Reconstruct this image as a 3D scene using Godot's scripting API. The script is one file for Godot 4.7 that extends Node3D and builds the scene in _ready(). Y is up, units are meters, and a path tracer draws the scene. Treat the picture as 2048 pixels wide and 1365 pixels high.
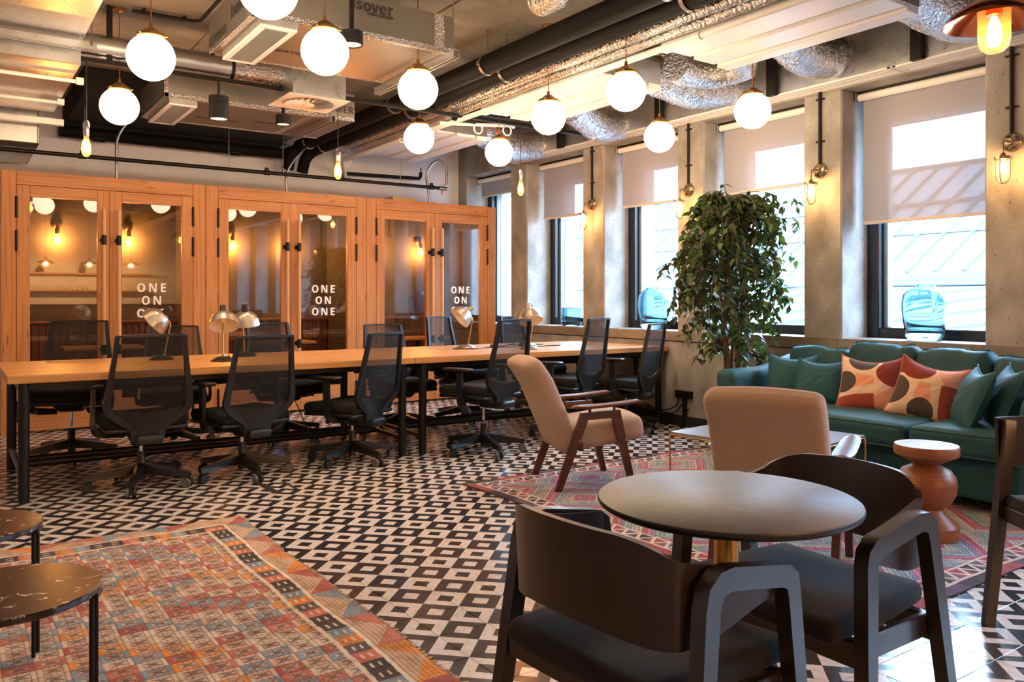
extends Node3D
# Co-working lounge: oak meeting booths, long desk, window wall, lounge corner. y up, metres.
# The camera stands at x 0, z 0; booths run along x at z -8.26, the window wall along z at x 5.6.

var M := {}
var taken := {}
var rng := RandomNumberGenerator.new()
const XW := 5.6        # inner face of the window wall
const ZB := -8.258     # front face of the booths
const ZBACK := -9.31   # plastered back wall
const CEIL := 3.17

# ---------------------------------------------------------------- helpers: geometry
func ST() -> SurfaceTool:
	var st := SurfaceTool.new()
	st.begin(Mesh.PRIMITIVE_TRIANGLES)
	st.set_smooth_group(-1)
	return st

func tri(st: SurfaceTool, a: Vector3, b: Vector3, c: Vector3) -> void:
	st.add_vertex(a); st.add_vertex(c); st.add_vertex(b)

func quad(st: SurfaceTool, a: Vector3, b: Vector3, c: Vector3, d: Vector3) -> void:
	tri(st, a, b, c); tri(st, a, c, d)

func quad_out(st: SurfaceTool, a: Vector3, b: Vector3, c: Vector3, d: Vector3, n: Vector3) -> void:
	if (b - a).cross(c - a).dot(n) + (c - a).cross(d - a).dot(n) < 0.0:
		quad(st, d, c, b, a)
	else:
		quad(st, a, b, c, d)

func tri_out(st: SurfaceTool, a: Vector3, b: Vector3, c: Vector3, n: Vector3) -> void:
	if (b - a).cross(c - a).dot(n) < 0.0:
		tri(st, a, c, b)
	else:
		tri(st, a, b, c)

func ax(v: Vector3, axis: int, a: float, b: float, c: float) -> Vector3:
	if axis == 0: return Vector3(a, b, c)
	if axis == 1: return Vector3(c, a, b)
	return Vector3(b, c, a)

# a box with chamfered edges
func box(st: SurfaceTool, c: Vector3, s: Vector3, bev := 0.0, B := Basis()) -> void:
	st.set_smooth_group(-1)
	var h := s * 0.5
	bev = minf(bev, minf(h.x, minf(h.y, h.z)) * 0.9)
	for axis in 3:
		var hh := [h[axis], h[(axis + 1) % 3], h[(axis + 2) % 3]]
		for sg in [-1.0, 1.0]:
			var p := []
			for k in [[-1, -1], [1, -1], [1, 1], [-1, 1]]:
				p.append(c + B * ax(h, axis, sg * hh[0], k[0] * (hh[1] - bev), k[1] * (hh[2] - bev)))
			quad_out(st, p[0], p[1], p[2], p[3], B * ax(h, axis, sg, 0, 0))
	if bev <= 0.0:
		return
	for axis in 3:
		var hh := [h[axis], h[(axis + 1) % 3], h[(axis + 2) % 3]]
		for s1 in [-1.0, 1.0]:
			for s2 in [-1.0, 1.0]:
				var a := c + B * ax(h, axis, -(hh[0] - bev), s1 * hh[1], s2 * (hh[2] - bev))
				var b := c + B * ax(h, axis, (hh[0] - bev), s1 * hh[1], s2 * (hh[2] - bev))
				var d := c + B * ax(h, axis, -(hh[0] - bev), s1 * (hh[1] - bev), s2 * hh[2])
				var e := c + B * ax(h, axis, (hh[0] - bev), s1 * (hh[1] - bev), s2 * hh[2])
				quad_out(st, a, b, e, d, B * ax(h, axis, 0, s1, s2))
	for sx in [-1.0, 1.0]:
		for sy in [-1.0, 1.0]:
			for sz in [-1.0, 1.0]:
				tri_out(st, c + B * Vector3(sx * h.x, sy * (h.y - bev), sz * (h.z - bev)), c + B * Vector3(sx * (h.x - bev), sy * h.y, sz * (h.z - bev)), c + B * Vector3(sx * (h.x - bev), sy * (h.y - bev), sz * h.z), B * Vector3(sx, sy, sz))

func box2(st: SurfaceTool, a: Vector3, b: Vector3, bev := 0.0) -> void:
	box(st, (a + b) * 0.5, (b - a).abs(), bev)

# a beam of rectangular section between two points
func beam(st: SurfaceTool, a: Vector3, b: Vector3, w: float, t: float, bev := 0.0, up := Vector3.UP) -> void:
	var z := (b - a).normalized()
	var x := up.cross(z)
	if x.length() < 0.01: x = Vector3.RIGHT
	x = x.normalized()
	var y := z.cross(x)
	box(st, (a + b) * 0.5, Vector3(w, t, (b - a).length()), bev, Basis(x, y, z))

func ring(c: Vector3, x: Vector3, y: Vector3, r: float, n: int) -> Array:
	var p := []
	for i in n:
		var a := TAU * i / n
		p.append(c + (x * cos(a) + y * sin(a)) * r)
	return p

# a round tube through points; r is a number or one radius for each point
func tube(st: SurfaceTool, pts: Array, r: Variant, n := 10, caps := true) -> void:
	var x := Vector3.ZERO
	var rings := []
	var m := pts.size()
	for i in m:
		var t: Vector3 = (pts[mini(i + 1, m - 1)] - pts[maxi(i - 1, 0)]).normalized()
		if x == Vector3.ZERO:
			x = t.cross(Vector3.UP if absf(t.y) < 0.9 else Vector3.RIGHT).normalized()
		x = (x - t * x.dot(t)).normalized()
		var rr: float = r[i] if r is Array else r
		rings.append(ring(pts[i], x, t.cross(x), rr, n))
	st.set_smooth_group(1)
	for i in m - 1:
		for k in n:
			var k2 := (k + 1) % n
			quad(st, rings[i][k], rings[i][k2], rings[i + 1][k2], rings[i + 1][k])
	if caps:
		st.set_smooth_group(-1)
		for k in n:
			var k2 := (k + 1) % n
			tri(st, pts[0], rings[0][k2], rings[0][k])
			tri(st, pts[m - 1], rings[m - 1][k], rings[m - 1][k2])

func cyl(st: SurfaceTool, a: Vector3, b: Vector3, r: float, n := 16, r2 := -1.0) -> void:
	tube(st, [a, b], [r, r if r2 < 0.0 else r2], n)

# turns a profile of (radius, height) round the y axis
func lathe(st: SurfaceTool, prof: Array, n := 24, T := Transform3D(), closed := false, sweep := TAU) -> void:
	var g := 1
	st.set_smooth_group(g)
	var m := prof.size()
	for i in (m if closed else m - 1):
		var a: Vector2 = prof[i]
		var b: Vector2 = prof[(i + 1) % m]
		if i > 0:
			var p: Vector2 = prof[i - 1]
			if absf(((a - p).angle_to(b - a))) > 0.7:
				g += 1
		st.set_smooth_group(g)
		for k in n:
			var a0 := sweep * k / n
			var a1 := sweep * (k + 1) / n
			var u := Vector3(cos(a0), 0, -sin(a0))
			var v := Vector3(cos(a1), 0, -sin(a1))
			var p0 := T * (u * a.x + Vector3.UP * a.y)
			var p1 := T * (v * a.x + Vector3.UP * a.y)
			var p2 := T * (v * b.x + Vector3.UP * b.y)
			var p3 := T * (u * b.x + Vector3.UP * b.y)
			if a.x < 1e-5:
				tri(st, p0, p2, p3)
			elif b.x < 1e-5:
				tri(st, p0, p1, p2)
			else:
				quad(st, p0, p1, p2, p3)
	st.set_smooth_group(-1)

func ball(st: SurfaceTool, c: Vector3, r: float, n := 16, sy := 1.0) -> void:
	var prof := []
	for i in n / 2 + 1:
		var a := -PI / 2 + PI * i / (n / 2)
		prof.append(Vector2(maxf(cos(a) * r, 0.0) if i > 0 and i < n / 2 else 0.0, sin(a) * r * sy))
	lathe(st, prof, n, Transform3D(Basis(), c))

# a flat polygon in x, y pushed along z from -d/2 to d/2
func plate(st: SurfaceTool, poly: Array, d: float, T := Transform3D(), smooth := false) -> void:
	var p := PackedVector2Array(poly)
	if Geometry2D.is_polygon_clockwise(p):
		p.reverse()
	var idx := Geometry2D.triangulate_polygon(p)
	st.set_smooth_group(-1)
	for i in range(0, idx.size(), 3):
		var a := p[idx[i]]; var b := p[idx[i + 1]]; var c := p[idx[i + 2]]
		for s in [-1.0, 1.0]:
			tri_out(st, T * Vector3(a.x, a.y, s * d / 2), T * Vector3(b.x, b.y, s * d / 2), T * Vector3(c.x, c.y, s * d / 2), T.basis * Vector3(0, 0, s))
	if smooth: st.set_smooth_group(2)
	for i in p.size():
		var a := p[i]; var b := p[(i + 1) % p.size()]
		quad(st, T * Vector3(a.x, a.y, d / 2), T * Vector3(a.x, a.y, -d / 2), T * Vector3(b.x, b.y, -d / 2), T * Vector3(b.x, b.y, d / 2))
	st.set_smooth_group(-1)

# a soft box: rounded edges of radius r, warped by a function
func soft(st: SurfaceTool, size: Vector3, r: float, T := Transform3D(), warp: Variant = null, n := 6, uv := false) -> void:
	var h := size * 0.5
	r = minf(r, minf(h.x, minf(h.y, h.z)) * 0.98)
	st.set_smooth_group(1)
	var co := []
	for axis in 3:
		var l := [-h[axis], -h[axis] + r * 0.12, -h[axis] + r * 0.45]
		for i in n + 1:
			l.append(lerpf(-h[axis] + r, h[axis] - r, float(i) / n))
		l.append_array([h[axis] - r * 0.45, h[axis] - r * 0.12, h[axis]])
		co.append(l)
	for axis in 3:
		var l1: Array = co[(axis + 1) % 3]
		var l2: Array = co[(axis + 2) % 3]
		for sg in [-1.0, 1.0]:
			var grid := []
			for i in l1.size():
				var row := []
				for j in l2.size():
					var p := ax(h, axis, sg * h[axis], l1[i], l2[j])
					var q := Vector3(clampf(p.x, -h.x + r, h.x - r), clampf(p.y, -h.y + r, h.y - r), clampf(p.z, -h.z + r, h.z - r))
					p = q + (p - q).normalized() * r
					row.append(T * ((warp.call(p) as Vector3) if warp != null else p))
				grid.append(row)
			for i in l1.size() - 1:
				for j in l2.size() - 1:
					if sg > 0:
						quad(st, grid[i][j], grid[i + 1][j], grid[i + 1][j + 1], grid[i][j + 1])
					else:
						quad(st, grid[i][j], grid[i][j + 1], grid[i + 1][j + 1], grid[i + 1][j])
	st.set_smooth_group(-1)

# a bar of rectangular section swept along points (w across, in the plane of the path; t along n)
func strap(st: SurfaceTool, pts: Array, w: Variant, t: Variant, n: Vector3, closed := false) -> void:
	var m := pts.size()
	var rings := []
	for i in m:
		var d: Vector3 = (pts[(i + 1) % m if closed else mini(i + 1, m - 1)] - pts[(i + m - 1) % m if closed else maxi(i - 1, 0)]).normalized()
		var s := d.cross(n).normalized()
		var nn := s.cross(d).normalized()
		var ww: float = w[i] if w is Array else w
		var tt: float = t[i] if t is Array else t
		rings.append([pts[i] - s * ww / 2 - nn * tt / 2, pts[i] + s * ww / 2 - nn * tt / 2, pts[i] + s * ww / 2 + nn * tt / 2, pts[i] - s * ww / 2 + nn * tt / 2])
	for i in (m if closed else m - 1):
		var i2 := (i + 1) % m
		var c: Vector3 = (pts[i] + pts[i2]) * 0.5
		for k in 4:
			var k2 := (k + 1) % 4
			st.set_smooth_group(10 + k)
			var f: Vector3 = (rings[i][k] + rings[i][k2] + rings[i2][k2] + rings[i2][k]) * 0.25 - c
			quad_out(st, rings[i][k], rings[i][k2], rings[i2][k2], rings[i2][k], f)
	st.set_smooth_group(-1)
	if not closed:
		quad_out(st, rings[0][0], rings[0][1], rings[0][2], rings[0][3], pts[0] - pts[1])
		quad_out(st, rings[m - 1][0], rings[m - 1][1], rings[m - 1][2], rings[m - 1][3], pts[m - 1] - pts[m - 2])

# a surface over a grid of points with thickness along its normal; f(u, v) with u, v from 0 to 1
func sheet(st: SurfaceTool, f: Callable, nu: int, nv: int, thick := 0.0, uv := false) -> void:
	var g := []
	for i in nu + 1:
		var row := []
		for j in nv + 1:
			row.append(f.call(float(i) / nu, float(j) / nv))
		g.append(row)
	var o := []
	for i in nu + 1:
		var row := []
		for j in nv + 1:
			var du: Vector3 = g[mini(i + 1, nu)][j] - g[maxi(i - 1, 0)][j]
			var dv: Vector3 = g[i][mini(j + 1, nv)] - g[i][maxi(j - 1, 0)]
			row.append(g[i][j] - du.cross(dv).normalized() * thick)
		o.append(row)
	st.set_smooth_group(1)
	for i in nu:
		for j in nv:
			if uv:
				var us := [Vector2(float(i) / nu, float(j) / nv), Vector2(float(i + 1) / nu, float(j) / nv), Vector2(float(i + 1) / nu, float(j + 1) / nv), Vector2(float(i) / nu, float(j + 1) / nv)]
				var ps := [g[i][j], g[i + 1][j], g[i + 1][j + 1], g[i][j + 1]]
				for k in [0, 2, 1, 0, 3, 2]:
					st.set_uv(us[k]); st.add_vertex(ps[k])
			else:
				quad(st, g[i][j], g[i + 1][j], g[i + 1][j + 1], g[i][j + 1])
	if thick == 0.0:
		return
	st.set_smooth_group(2)
	for i in nu:
		for j in nv:
			quad(st, o[i][j], o[i][j + 1], o[i + 1][j + 1], o[i + 1][j])
	st.set_smooth_group(-1)
	for i in nu:
		quad(st, g[i][0], o[i][0], o[i + 1][0], g[i + 1][0])
		quad(st, g[i + 1][nv], o[i + 1][nv], o[i][nv], g[i][nv])
	for j in nv:
		quad(st, g[0][j + 1], o[0][j + 1], o[0][j], g[0][j])
		quad(st, g[nu][j], o[nu][j], o[nu][j + 1], g[nu][j + 1])

# points of a smooth curve through the given ones
func smooth_path(p: Array, n := 6) -> Array:
	var c := Curve3D.new()
	for i in p.size():
		var t: Vector3 = (p[mini(i + 1, p.size() - 1)] - p[maxi(i - 1, 0)]) / 6.0
		c.add_point(p[i], -t, t)
	var out := []
	for i in p.size() - 1:
		for k in n:
			out.append(c.sample(i, float(k) / n))
	out.append(p[p.size() - 1])
	return out

# ---------------------------------------------------------------- helpers: objects
func numbered(called: String) -> String:
	if not taken.has(called):
		taken[called] = 0
		return called
	taken[called] += 1
	return "%s_%03d" % [called, taken[called]]

func mesh_of(st: SurfaceTool) -> ArrayMesh:
	st.generate_normals()
	return st.commit()

# one named mesh; a top-level one gets its own number
func part(st: Variant, called: String, m: Material, parent: Node = self, label := "") -> MeshInstance3D:
	var o := MeshInstance3D.new()
	o.mesh = mesh_of(st) if st is SurfaceTool else st
	o.material_override = m
	o.cast_shadow = GeometryInstance3D.SHADOW_CASTING_SETTING_ON
	o.name = numbered(called) if parent == self else called
	parent.add_child(o, true)
	if label: o.set_meta("label", label)
	return o

func tag(o: Node, label: String, category: String, group := "") -> Node:
	o.set_meta("label", label)
	o.set_meta("category", category)
	if group: o.set_meta("group", group)
	return o

func thing(called: String, label: String, category: String, at := Vector3.ZERO, turn := 0.0, group := "") -> Node3D:
	var o := Node3D.new()
	o.name = numbered(called)
	add_child(o, true)
	o.position = at
	o.rotation.y = turn
	tag(o, label, category, group)
	return o

func structure(st: SurfaceTool, called: String, m: Material) -> MeshInstance3D:
	var o := part(st, called, m)
	o.set_meta("kind", "structure")
	return o

func copy_of(o: Node3D, label: String, at: Vector3, turn := 0.0) -> Node3D:
	var base := String(o.name).rstrip("0123456789").rstrip("_")
	var c: Node3D = o.duplicate()
	c.name = numbered(base)
	add_child(c, true)
	c.position = at
	c.rotation.y = turn
	c.set_meta("label", label)
	return c

func omni(parent: Node, at: Vector3, color: Color, energy: float, size: float) -> void:
	var l := OmniLight3D.new()
	l.name = "lamp_light"
	l.light_color = color
	l.light_energy = energy
	l.light_size = size
	l.omni_range = 20.0
	l.omni_attenuation = 2.0
	l.shadow_enabled = true
	parent.add_child(l, true)
	l.position = at

func words(t: String, size: float, depth := 0.001, bold := true) -> TextMesh:
	var f := SystemFont.new()
	f.font_names = PackedStringArray(["Droid Sans"])
	f.font_weight = 700 if bold else 400
	var tm := TextMesh.new()
	tm.text = t
	tm.font = f
	tm.font_size = 48
	tm.pixel_size = size / 34.0
	tm.depth = depth
	return tm

# ---------------------------------------------------------------- materials
func noise_image(n: int, freq: float, seed_: int, oct := 4, kind := FastNoiseLite.TYPE_SIMPLEX_SMOOTH) -> Image:
	var f := FastNoiseLite.new()
	f.noise_type = kind
	f.seed = seed_
	f.frequency = freq
	f.fractal_octaves = oct
	return f.get_seamless_image(n, n)

func tex(im: Image) -> ImageTexture:
	im.generate_mipmaps()
	return ImageTexture.create_from_image(im)

# a seamless picture from two noises and a ramp of colours
func blend_tex(n: int, f1: float, f2: float, share: float, ramp: Array, seed_ := 1, gain := 1.0) -> ImageTexture:
	var a := noise_image(n, f1, seed_)
	var b := noise_image(n, f2, seed_ + 7, 2)
	var g := Gradient.new()
	g.offsets = PackedFloat32Array(); g.colors = PackedColorArray()
	var offs := PackedFloat32Array(); var cols := PackedColorArray()
	for i in ramp.size():
		offs.append(float(i) / (ramp.size() - 1)); cols.append(ramp[i])
	g.offsets = offs; g.colors = cols
	var im := Image.create(n, n, false, Image.FORMAT_RGB8)
	for y in n:
		for x in n:
			var v := lerpf(a.get_pixel(x, y).r, b.get_pixel(x, y).r, share)
			im.set_pixel(x, y, g.sample(clampf((v - 0.5) * gain + 0.5, 0, 1)))
	return tex(im)

func mat(called: String, c: Color, rough: float, metal := 0.0, spec := 0.5) -> StandardMaterial3D:
	var m := StandardMaterial3D.new()
	m.resource_name = called
	m.albedo_color = c
	m.roughness = rough
	m.metallic = metal
	m.metallic_specular = spec
	M[called] = m
	return m

func tri_map(m: StandardMaterial3D, scale: Vector3, world := false) -> void:
	m.uv1_triplanar = true
	m.uv1_world_triplanar = world
	m.uv1_scale = scale

func relief(m: StandardMaterial3D, t: Texture2D, cm: float) -> void:
	m.heightmap_enabled = true
	m.heightmap_texture = t
	m.heightmap_scale = cm

func glow(m: StandardMaterial3D, c: Color, e: float) -> void:
	m.emission_enabled = true
	m.emission = c
	m.emission_energy_multiplier = e

func rgb(r: float, g: float, b: float) -> Color:
	return Color(r / 255.0, g / 255.0, b / 255.0)

func wood_tex(dark: Color, mid: Color, light: Color, seed_: int, knots := 0, turned := false) -> ImageTexture:
	# grain runs along u; knots are dark rings that bend the grain
	var n := 512
	var f := FastNoiseLite.new(); f.seed = seed_; f.frequency = 1.0; f.fractal_octaves = 3
	var r := RandomNumberGenerator.new(); r.seed = seed_
	var kn := []
	for i in knots: kn.append([r.randf() * n, r.randf() * n, r.randf_range(3.0, 7.0)])
	var im := Image.create(n, n, false, Image.FORMAT_RGB8)
	for y in n:
		for x in n:
			var u := TAU * x / n
			var v := TAU * y / n
			var bend := 0.0
			var spot := 0.0
			for k in kn:
				var dx: float = absf(x - k[0]); dx = minf(dx, n - dx)
				var dy: float = y - k[1]; if absf(dy) > n / 2: dy -= signf(dy) * n
				var d := sqrt(dx * dx * 0.16 + dy * dy)
				if d < k[2] * 5.0:
					bend += signf(dy) * k[2] * exp(-d / k[2]) * 0.12
					if d < k[2]: spot = maxf(spot, 1.0 - d / k[2])
			var a := f.get_noise_3d(cos(u) * 0.35, sin(u) * 0.35, cos(v + bend) * 3.0 + 10.0 + sin(v + bend) * 3.0)
			var line := f.get_noise_3d(cos(u) * 0.5 + 5.0, cos(v + bend) * 26.0, sin(v + bend) * 26.0 + sin(u) * 0.5)
			var t := clampf(0.5 + a * 0.55 + line * 0.22, 0, 1)
			var c := dark.lerp(mid, t * 2.0) if t < 0.5 else mid.lerp(light, t * 2.0 - 1.0)
			im.set_pixel(y if turned else x, x if turned else y, c.lerp(dark.darkened(0.45), spot * 0.8))
	return tex(im)

func materials() -> void:
	# concrete of the window wall: cloudy, with scattered small pits
	var n := 768
	var a := noise_image(n, 0.005, 3, 5); var b := noise_image(n, 0.12, 9, 2)
	var im := Image.create(n, n, false, Image.FORMAT_RGB8)
	var hm := Image.create(n, n, false, Image.FORMAT_RGB8)
	var r0 := RandomNumberGenerator.new(); r0.seed = 5
	for y in n:
		for x in n:
			var v := 0.5 + (a.get_pixel(x, y).r - 0.5) * 0.85 + (b.get_pixel(x, y).r - 0.5) * 0.14
			im.set_pixel(x, y, rgb(112, 107, 100).lerp(rgb(190, 184, 175), clampf(v, 0, 1)))
			hm.set_pixel(x, y, Color.from_hsv(0, 0, clampf(v * 0.5 + 0.4, 0, 1)))
	for k in 420:
		var px := r0.randi() % n; var py := r0.randi() % n
		var s := 1 if r0.randf() < 0.75 else 2
		var dk := r0.randf_range(0.15, 0.5)
		for dy in range(-s, s + 1):
			for dx in range(-s, s + 1):
				if dx * dx + dy * dy > s * s or (s == 1 and (dx != 0 and dy != 0)): continue
				var xx := posmod(px + dx, n); var yy := posmod(py + dy, n)
				im.set_pixel(xx, yy, im.get_pixel(xx, yy).darkened(dk))
				hm.set_pixel(xx, yy, hm.get_pixel(xx, yy).darkened(dk))
	var ct := tex(im); var ch := tex(hm)
	var m := mat("concrete", Color.WHITE, 0.85); m.albedo_texture = ct; tri_map(m, Vector3(0.55, 0.4, 0.55), true); relief(m, ch, 0.35)
	m = mat("slab", rgb(232, 224, 212), 0.9); m.albedo_texture = ct; tri_map(m, Vector3(0.3, 0.3, 0.45), true); relief(m, ch, 0.25)
	m = mat("sill_stone", rgb(226, 214, 204), 0.55); m.albedo_texture = ct; tri_map(m, Vector3(0.9, 0.9, 0.2), true)
	m = mat("outer_concrete", rgb(240, 238, 235), 0.9); m.albedo_texture = blend_tex(256, 0.02, 0.4, 0.6, [rgb(150, 148, 145), rgb(215, 213, 210), rgb(240, 238, 235)], 5, 1.4); tri_map(m, Vector3.ONE * 1.4, true)
	m = mat("plaster", rgb(224, 222, 224), 0.9)
	m = mat("dark_paint", rgb(24, 21, 20), 0.85)
	m = mat("skirting", rgb(22, 20, 20), 0.6)
	# woods
	var oak := wood_tex(rgb(164, 112, 66), rgb(198, 146, 92), rgb(216, 168, 114), 11, 9)
	m = mat("oak_upright", rgb(244, 218, 190), 0.5); m.albedo_texture = wood_tex(rgb(164, 112, 66), rgb(198, 146, 92), rgb(216, 168, 114), 13, 9, true); tri_map(m, Vector3(1.9, 0.55, 1.9), true)
	m = mat("oak_level", rgb(244, 218, 190), 0.5); m.albedo_texture = oak; tri_map(m, Vector3(0.55, 1.9, 1.9), true)
	var desk := wood_tex(rgb(168, 118, 70), rgb(203, 154, 100), rgb(222, 178, 126), 31, 2)
	m = mat("desk_oak", rgb(246, 232, 214), 0.38); m.albedo_texture = desk; tri_map(m, Vector3(0.4, 2.2, 1.6), true)
	var wal := wood_tex(rgb(52, 26, 17), rgb(82, 45, 30), rgb(104, 60, 40), 41, 0)
	m = mat("walnut", Color.WHITE, 0.38); m.albedo_texture = wal; tri_map(m, Vector3(3, 3, 1.0)); 
	var man := wood_tex(rgb(92, 48, 24), rgb(134, 78, 42), rgb(160, 100, 58), 51, 1)
	m = mat("stool_wood", Color.WHITE, 0.42); m.albedo_texture = man; tri_map(m, Vector3(2.2, 3.4, 2.2))
	m = mat("handle_wood", rgb(206, 156, 104), 0.42)
	m = mat("cladding_wood", rgb(120, 66, 40), 0.5)
	m = mat("black_wood", rgb(46, 37, 33), 0.3); m.albedo_texture = wood_tex(rgb(205, 195, 190), rgb(232, 226, 222), rgb(255, 250, 245), 61, 0); tri_map(m, Vector3(3, 3, 3))
	# metals
	var sp := blend_tex(256, 0.03, 0.15, 0.5, [rgb(140, 140, 140), rgb(190, 190, 190), rgb(235, 235, 235)], 15)
	m = mat("galvanised", rgb(214, 216, 218), 0.42, 1.0); m.roughness_texture = sp; tri_map(m, Vector3.ONE * 1.5)
	var cr := noise_image(512, 0.035, 33, 4, FastNoiseLite.TYPE_CELLULAR)
	m = mat("foil", rgb(236, 236, 238), 0.17, 1.0); tri_map(m, Vector3.ONE * 2.4); relief(m, tex(cr), 1.6)
	var cr2 := noise_image(512, 0.02, 35, 3)
	m = mat("foil_wrap", rgb(222, 220, 218), 0.26, 1.0); tri_map(m, Vector3.ONE * 3.0); relief(m, tex(cr2), 1.2)
	m = mat("foil_board", rgb(150, 145, 138), 0.4, 0.9); tri_map(m, Vector3(14, 5, 14)); relief(m, tex(noise_image(256, 0.05, 37, 2)), 0.12)
	m = mat("foil_tape", rgb(226, 224, 220), 0.22, 1.0); tri_map(m, Vector3.ONE * 6.0); relief(m, tex(noise_image(256, 0.04, 39, 2)), 0.5)
	mat("black_metal", rgb(14, 13, 13), 0.42, 0.0, 0.4)
	mat("chrome", rgb(215, 215, 215), 0.12, 1.0)
	mat("steel", rgb(170, 168, 165), 0.32, 1.0)
	m = mat("nickel", rgb(200, 180, 150), 0.16, 1.0)
	mat("brass", rgb(212, 166, 92), 0.26, 1.0)
	mat("aged_brass", rgb(166, 122, 72), 0.35, 1.0)
	mat("copper", rgb(228, 128, 76), 0.16, 1.0)
	mat("lamp_grey", rgb(176, 170, 162), 0.32, 0.85)
	mat("lamp_dark", rgb(70, 68, 68), 0.3, 0.7)
	mat("lamp_inner", rgb(236, 230, 220), 0.6)
	mat("white_metal", rgb(222, 220, 217), 0.42)
	mat("white_plastic", rgb(232, 228, 222), 0.45)
	mat("grille_grey", rgb(120, 116, 110), 0.6)
	mat("red_plastic", rgb(200, 30, 24), 0.4)
	mat("roof_metal", rgb(122, 132, 142), 0.5)
	mat("roof_dark", rgb(66, 76, 86), 0.55)
	# blacks of the chairs
	mat("plastic", rgb(18, 18, 20), 0.38)
	m = mat("seat_cloth", rgb(13, 13, 15), 0.95)
	m = mat("felt", rgb(24, 24, 30), 0.95); m.albedo_texture = blend_tex(128, 0.2, 0.5, 0.5, [rgb(190, 190, 200), rgb(255, 255, 255)], 71); tri_map(m, Vector3.ONE * 5); m.rim_enabled = true; m.rim = 0.25
	m = mat("mesh_cloth", Color(0.03, 0.03, 0.034, 0.66), 0.8); m.transparency = BaseMaterial3D.TRANSPARENCY_ALPHA; m.cull_mode = BaseMaterial3D.CULL_DISABLED
	m = mat("rubber_grey", rgb(92, 92, 96), 0.4)
	mat("insulation", rgb(13, 12, 12), 0.75, 0.0, 0.3)
	mat("cable", rgb(14, 13, 13), 0.5)
	# cloths
	var weave := blend_tex(256, 0.25, 0.5, 0.5, [rgb(150, 124, 106), rgb(184, 158, 138), rgb(206, 182, 162)], 81, 1.6)
	m = mat("beige_cloth", rgb(232, 226, 220), 0.92); m.albedo_texture = weave; tri_map(m, Vector3.ONE * 4.5); m.rim_enabled = true; m.rim = 0.15; m.rim_tint = 0.6
	m = mat("velvet", rgb(0, 70, 79), 0.66); m.albedo_texture = blend_tex(256, 0.015, 0.3, 0.35, [rgb(170, 180, 182), rgb(225, 230, 232), rgb(255, 255, 255)], 91); tri_map(m, Vector3.ONE * 1.6); m.rim_enabled = true; m.rim = 0.7; m.rim_tint = 0.75
	m = mat("velvet_pillow", rgb(0, 66, 74), 0.72); m.rim_enabled = true; m.rim = 0.6; m.rim_tint = 0.75
	m = mat("blind", Color(0.66, 0.64, 0.645, 0.80), 0.9); m.transparency = BaseMaterial3D.TRANSPARENCY_ALPHA; m.backlight_enabled = true; m.backlight = Color(0.22, 0.22, 0.22)
	mat("blind_bar", rgb(206, 190, 178), 0.6)
	# stone
	var mb := Image.create(512, 512, false, Image.FORMAT_RGB8)
	var v1 := noise_image(512, 0.006, 101, 4); var v2 := noise_image(512, 0.008, 103, 3)
	for y in 512:
		for x in 512:
			var r := 1.0 - absf(v1.get_pixel(x, y).r - 0.5) * 14.0
			var s := smoothstep(0.3, 1.0, r) * smoothstep(0.45, 0.62, v2.get_pixel(x, y).r)
			mb.set_pixel(x, y, rgb(38, 26, 20).lerp(rgb(226, 214, 196), clampf(s, 0, 1)))
	m = mat("dark_marble", Color.WHITE, 0.2); m.albedo_texture = tex(mb); tri_map(m, Vector3.ONE * 2.2)
	m = mat("white_marble", Color.WHITE, 0.25); m.albedo_texture = blend_tex(256, 0.02, 0.05, 0.4, [rgb(170, 170, 172), rgb(232, 231, 229), rgb(240, 239, 236), rgb(244, 243, 240)], 111, 1.3); tri_map(m, Vector3.ONE * 1.5)
	m = mat("laminate", rgb(116, 118, 118), 0.44); m.albedo_texture = blend_tex(256, 0.03, 0.4, 0.5, [rgb(205, 205, 205), rgb(240, 240, 240), rgb(255, 255, 255)], 113); tri_map(m, Vector3.ONE * 2.0)
	mat("laminate_edge", rgb(22, 21, 21), 0.4)
	m = mat("slate_top", rgb(120, 124, 132), 0.4)
	mat("dark_stone", rgb(40, 36, 34), 0.3)
	# glass
	m = mat("pane", Color(0.92, 0.97, 1.0, 0.03), 0.02); m.transparency = BaseMaterial3D.TRANSPARENCY_ALPHA
	m = mat("booth_glass", Color(0.02, 0.02, 0.02, 0.03), 0.012); m.transparency = BaseMaterial3D.TRANSPARENCY_ALPHA
	m = mat("bulb_glass", Color(1.0, 0.93, 0.8, 0.06), 0.02); m.transparency = BaseMaterial3D.TRANSPARENCY_ALPHA
	m = mat("vase_glass", Color(0.72, 0.86, 0.895, 0.0), 0.02); m.refraction_enabled = true; m.refraction_scale = 0.045; m.transparency = BaseMaterial3D.TRANSPARENCY_ALPHA
	# lamps
	m = mat("globe", rgb(255, 250, 240), 0.4); glow(m, Color(1.0, 0.90, 0.76), GLOBE_GLOW)
	m = mat("filament", rgb(255, 190, 110), 0.4); glow(m, Color(1.0, 0.56, 0.22), 40.0)
	m = mat("spot_lens", rgb(255, 240, 220), 0.3); glow(m, Color(1.0, 0.82, 0.6), 6.0)
	mat("bulb_off", rgb(240, 236, 226), 0.3)
	# plants
	m = mat("leaf", rgb(38, 52, 28), 0.4); m.backlight_enabled = true; m.backlight = Color(0.22, 0.32, 0.1); m.vertex_color_use_as_albedo = false
	m = mat("leaf_pale", rgb(62, 86, 40), 0.4); m.backlight_enabled = true; m.backlight = Color(0.3, 0.44, 0.12)
	m = mat("leaf_dark", rgb(30, 38, 26), 0.36); m.backlight_enabled = true; m.backlight = Color(0.14, 0.2, 0.07)
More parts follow.
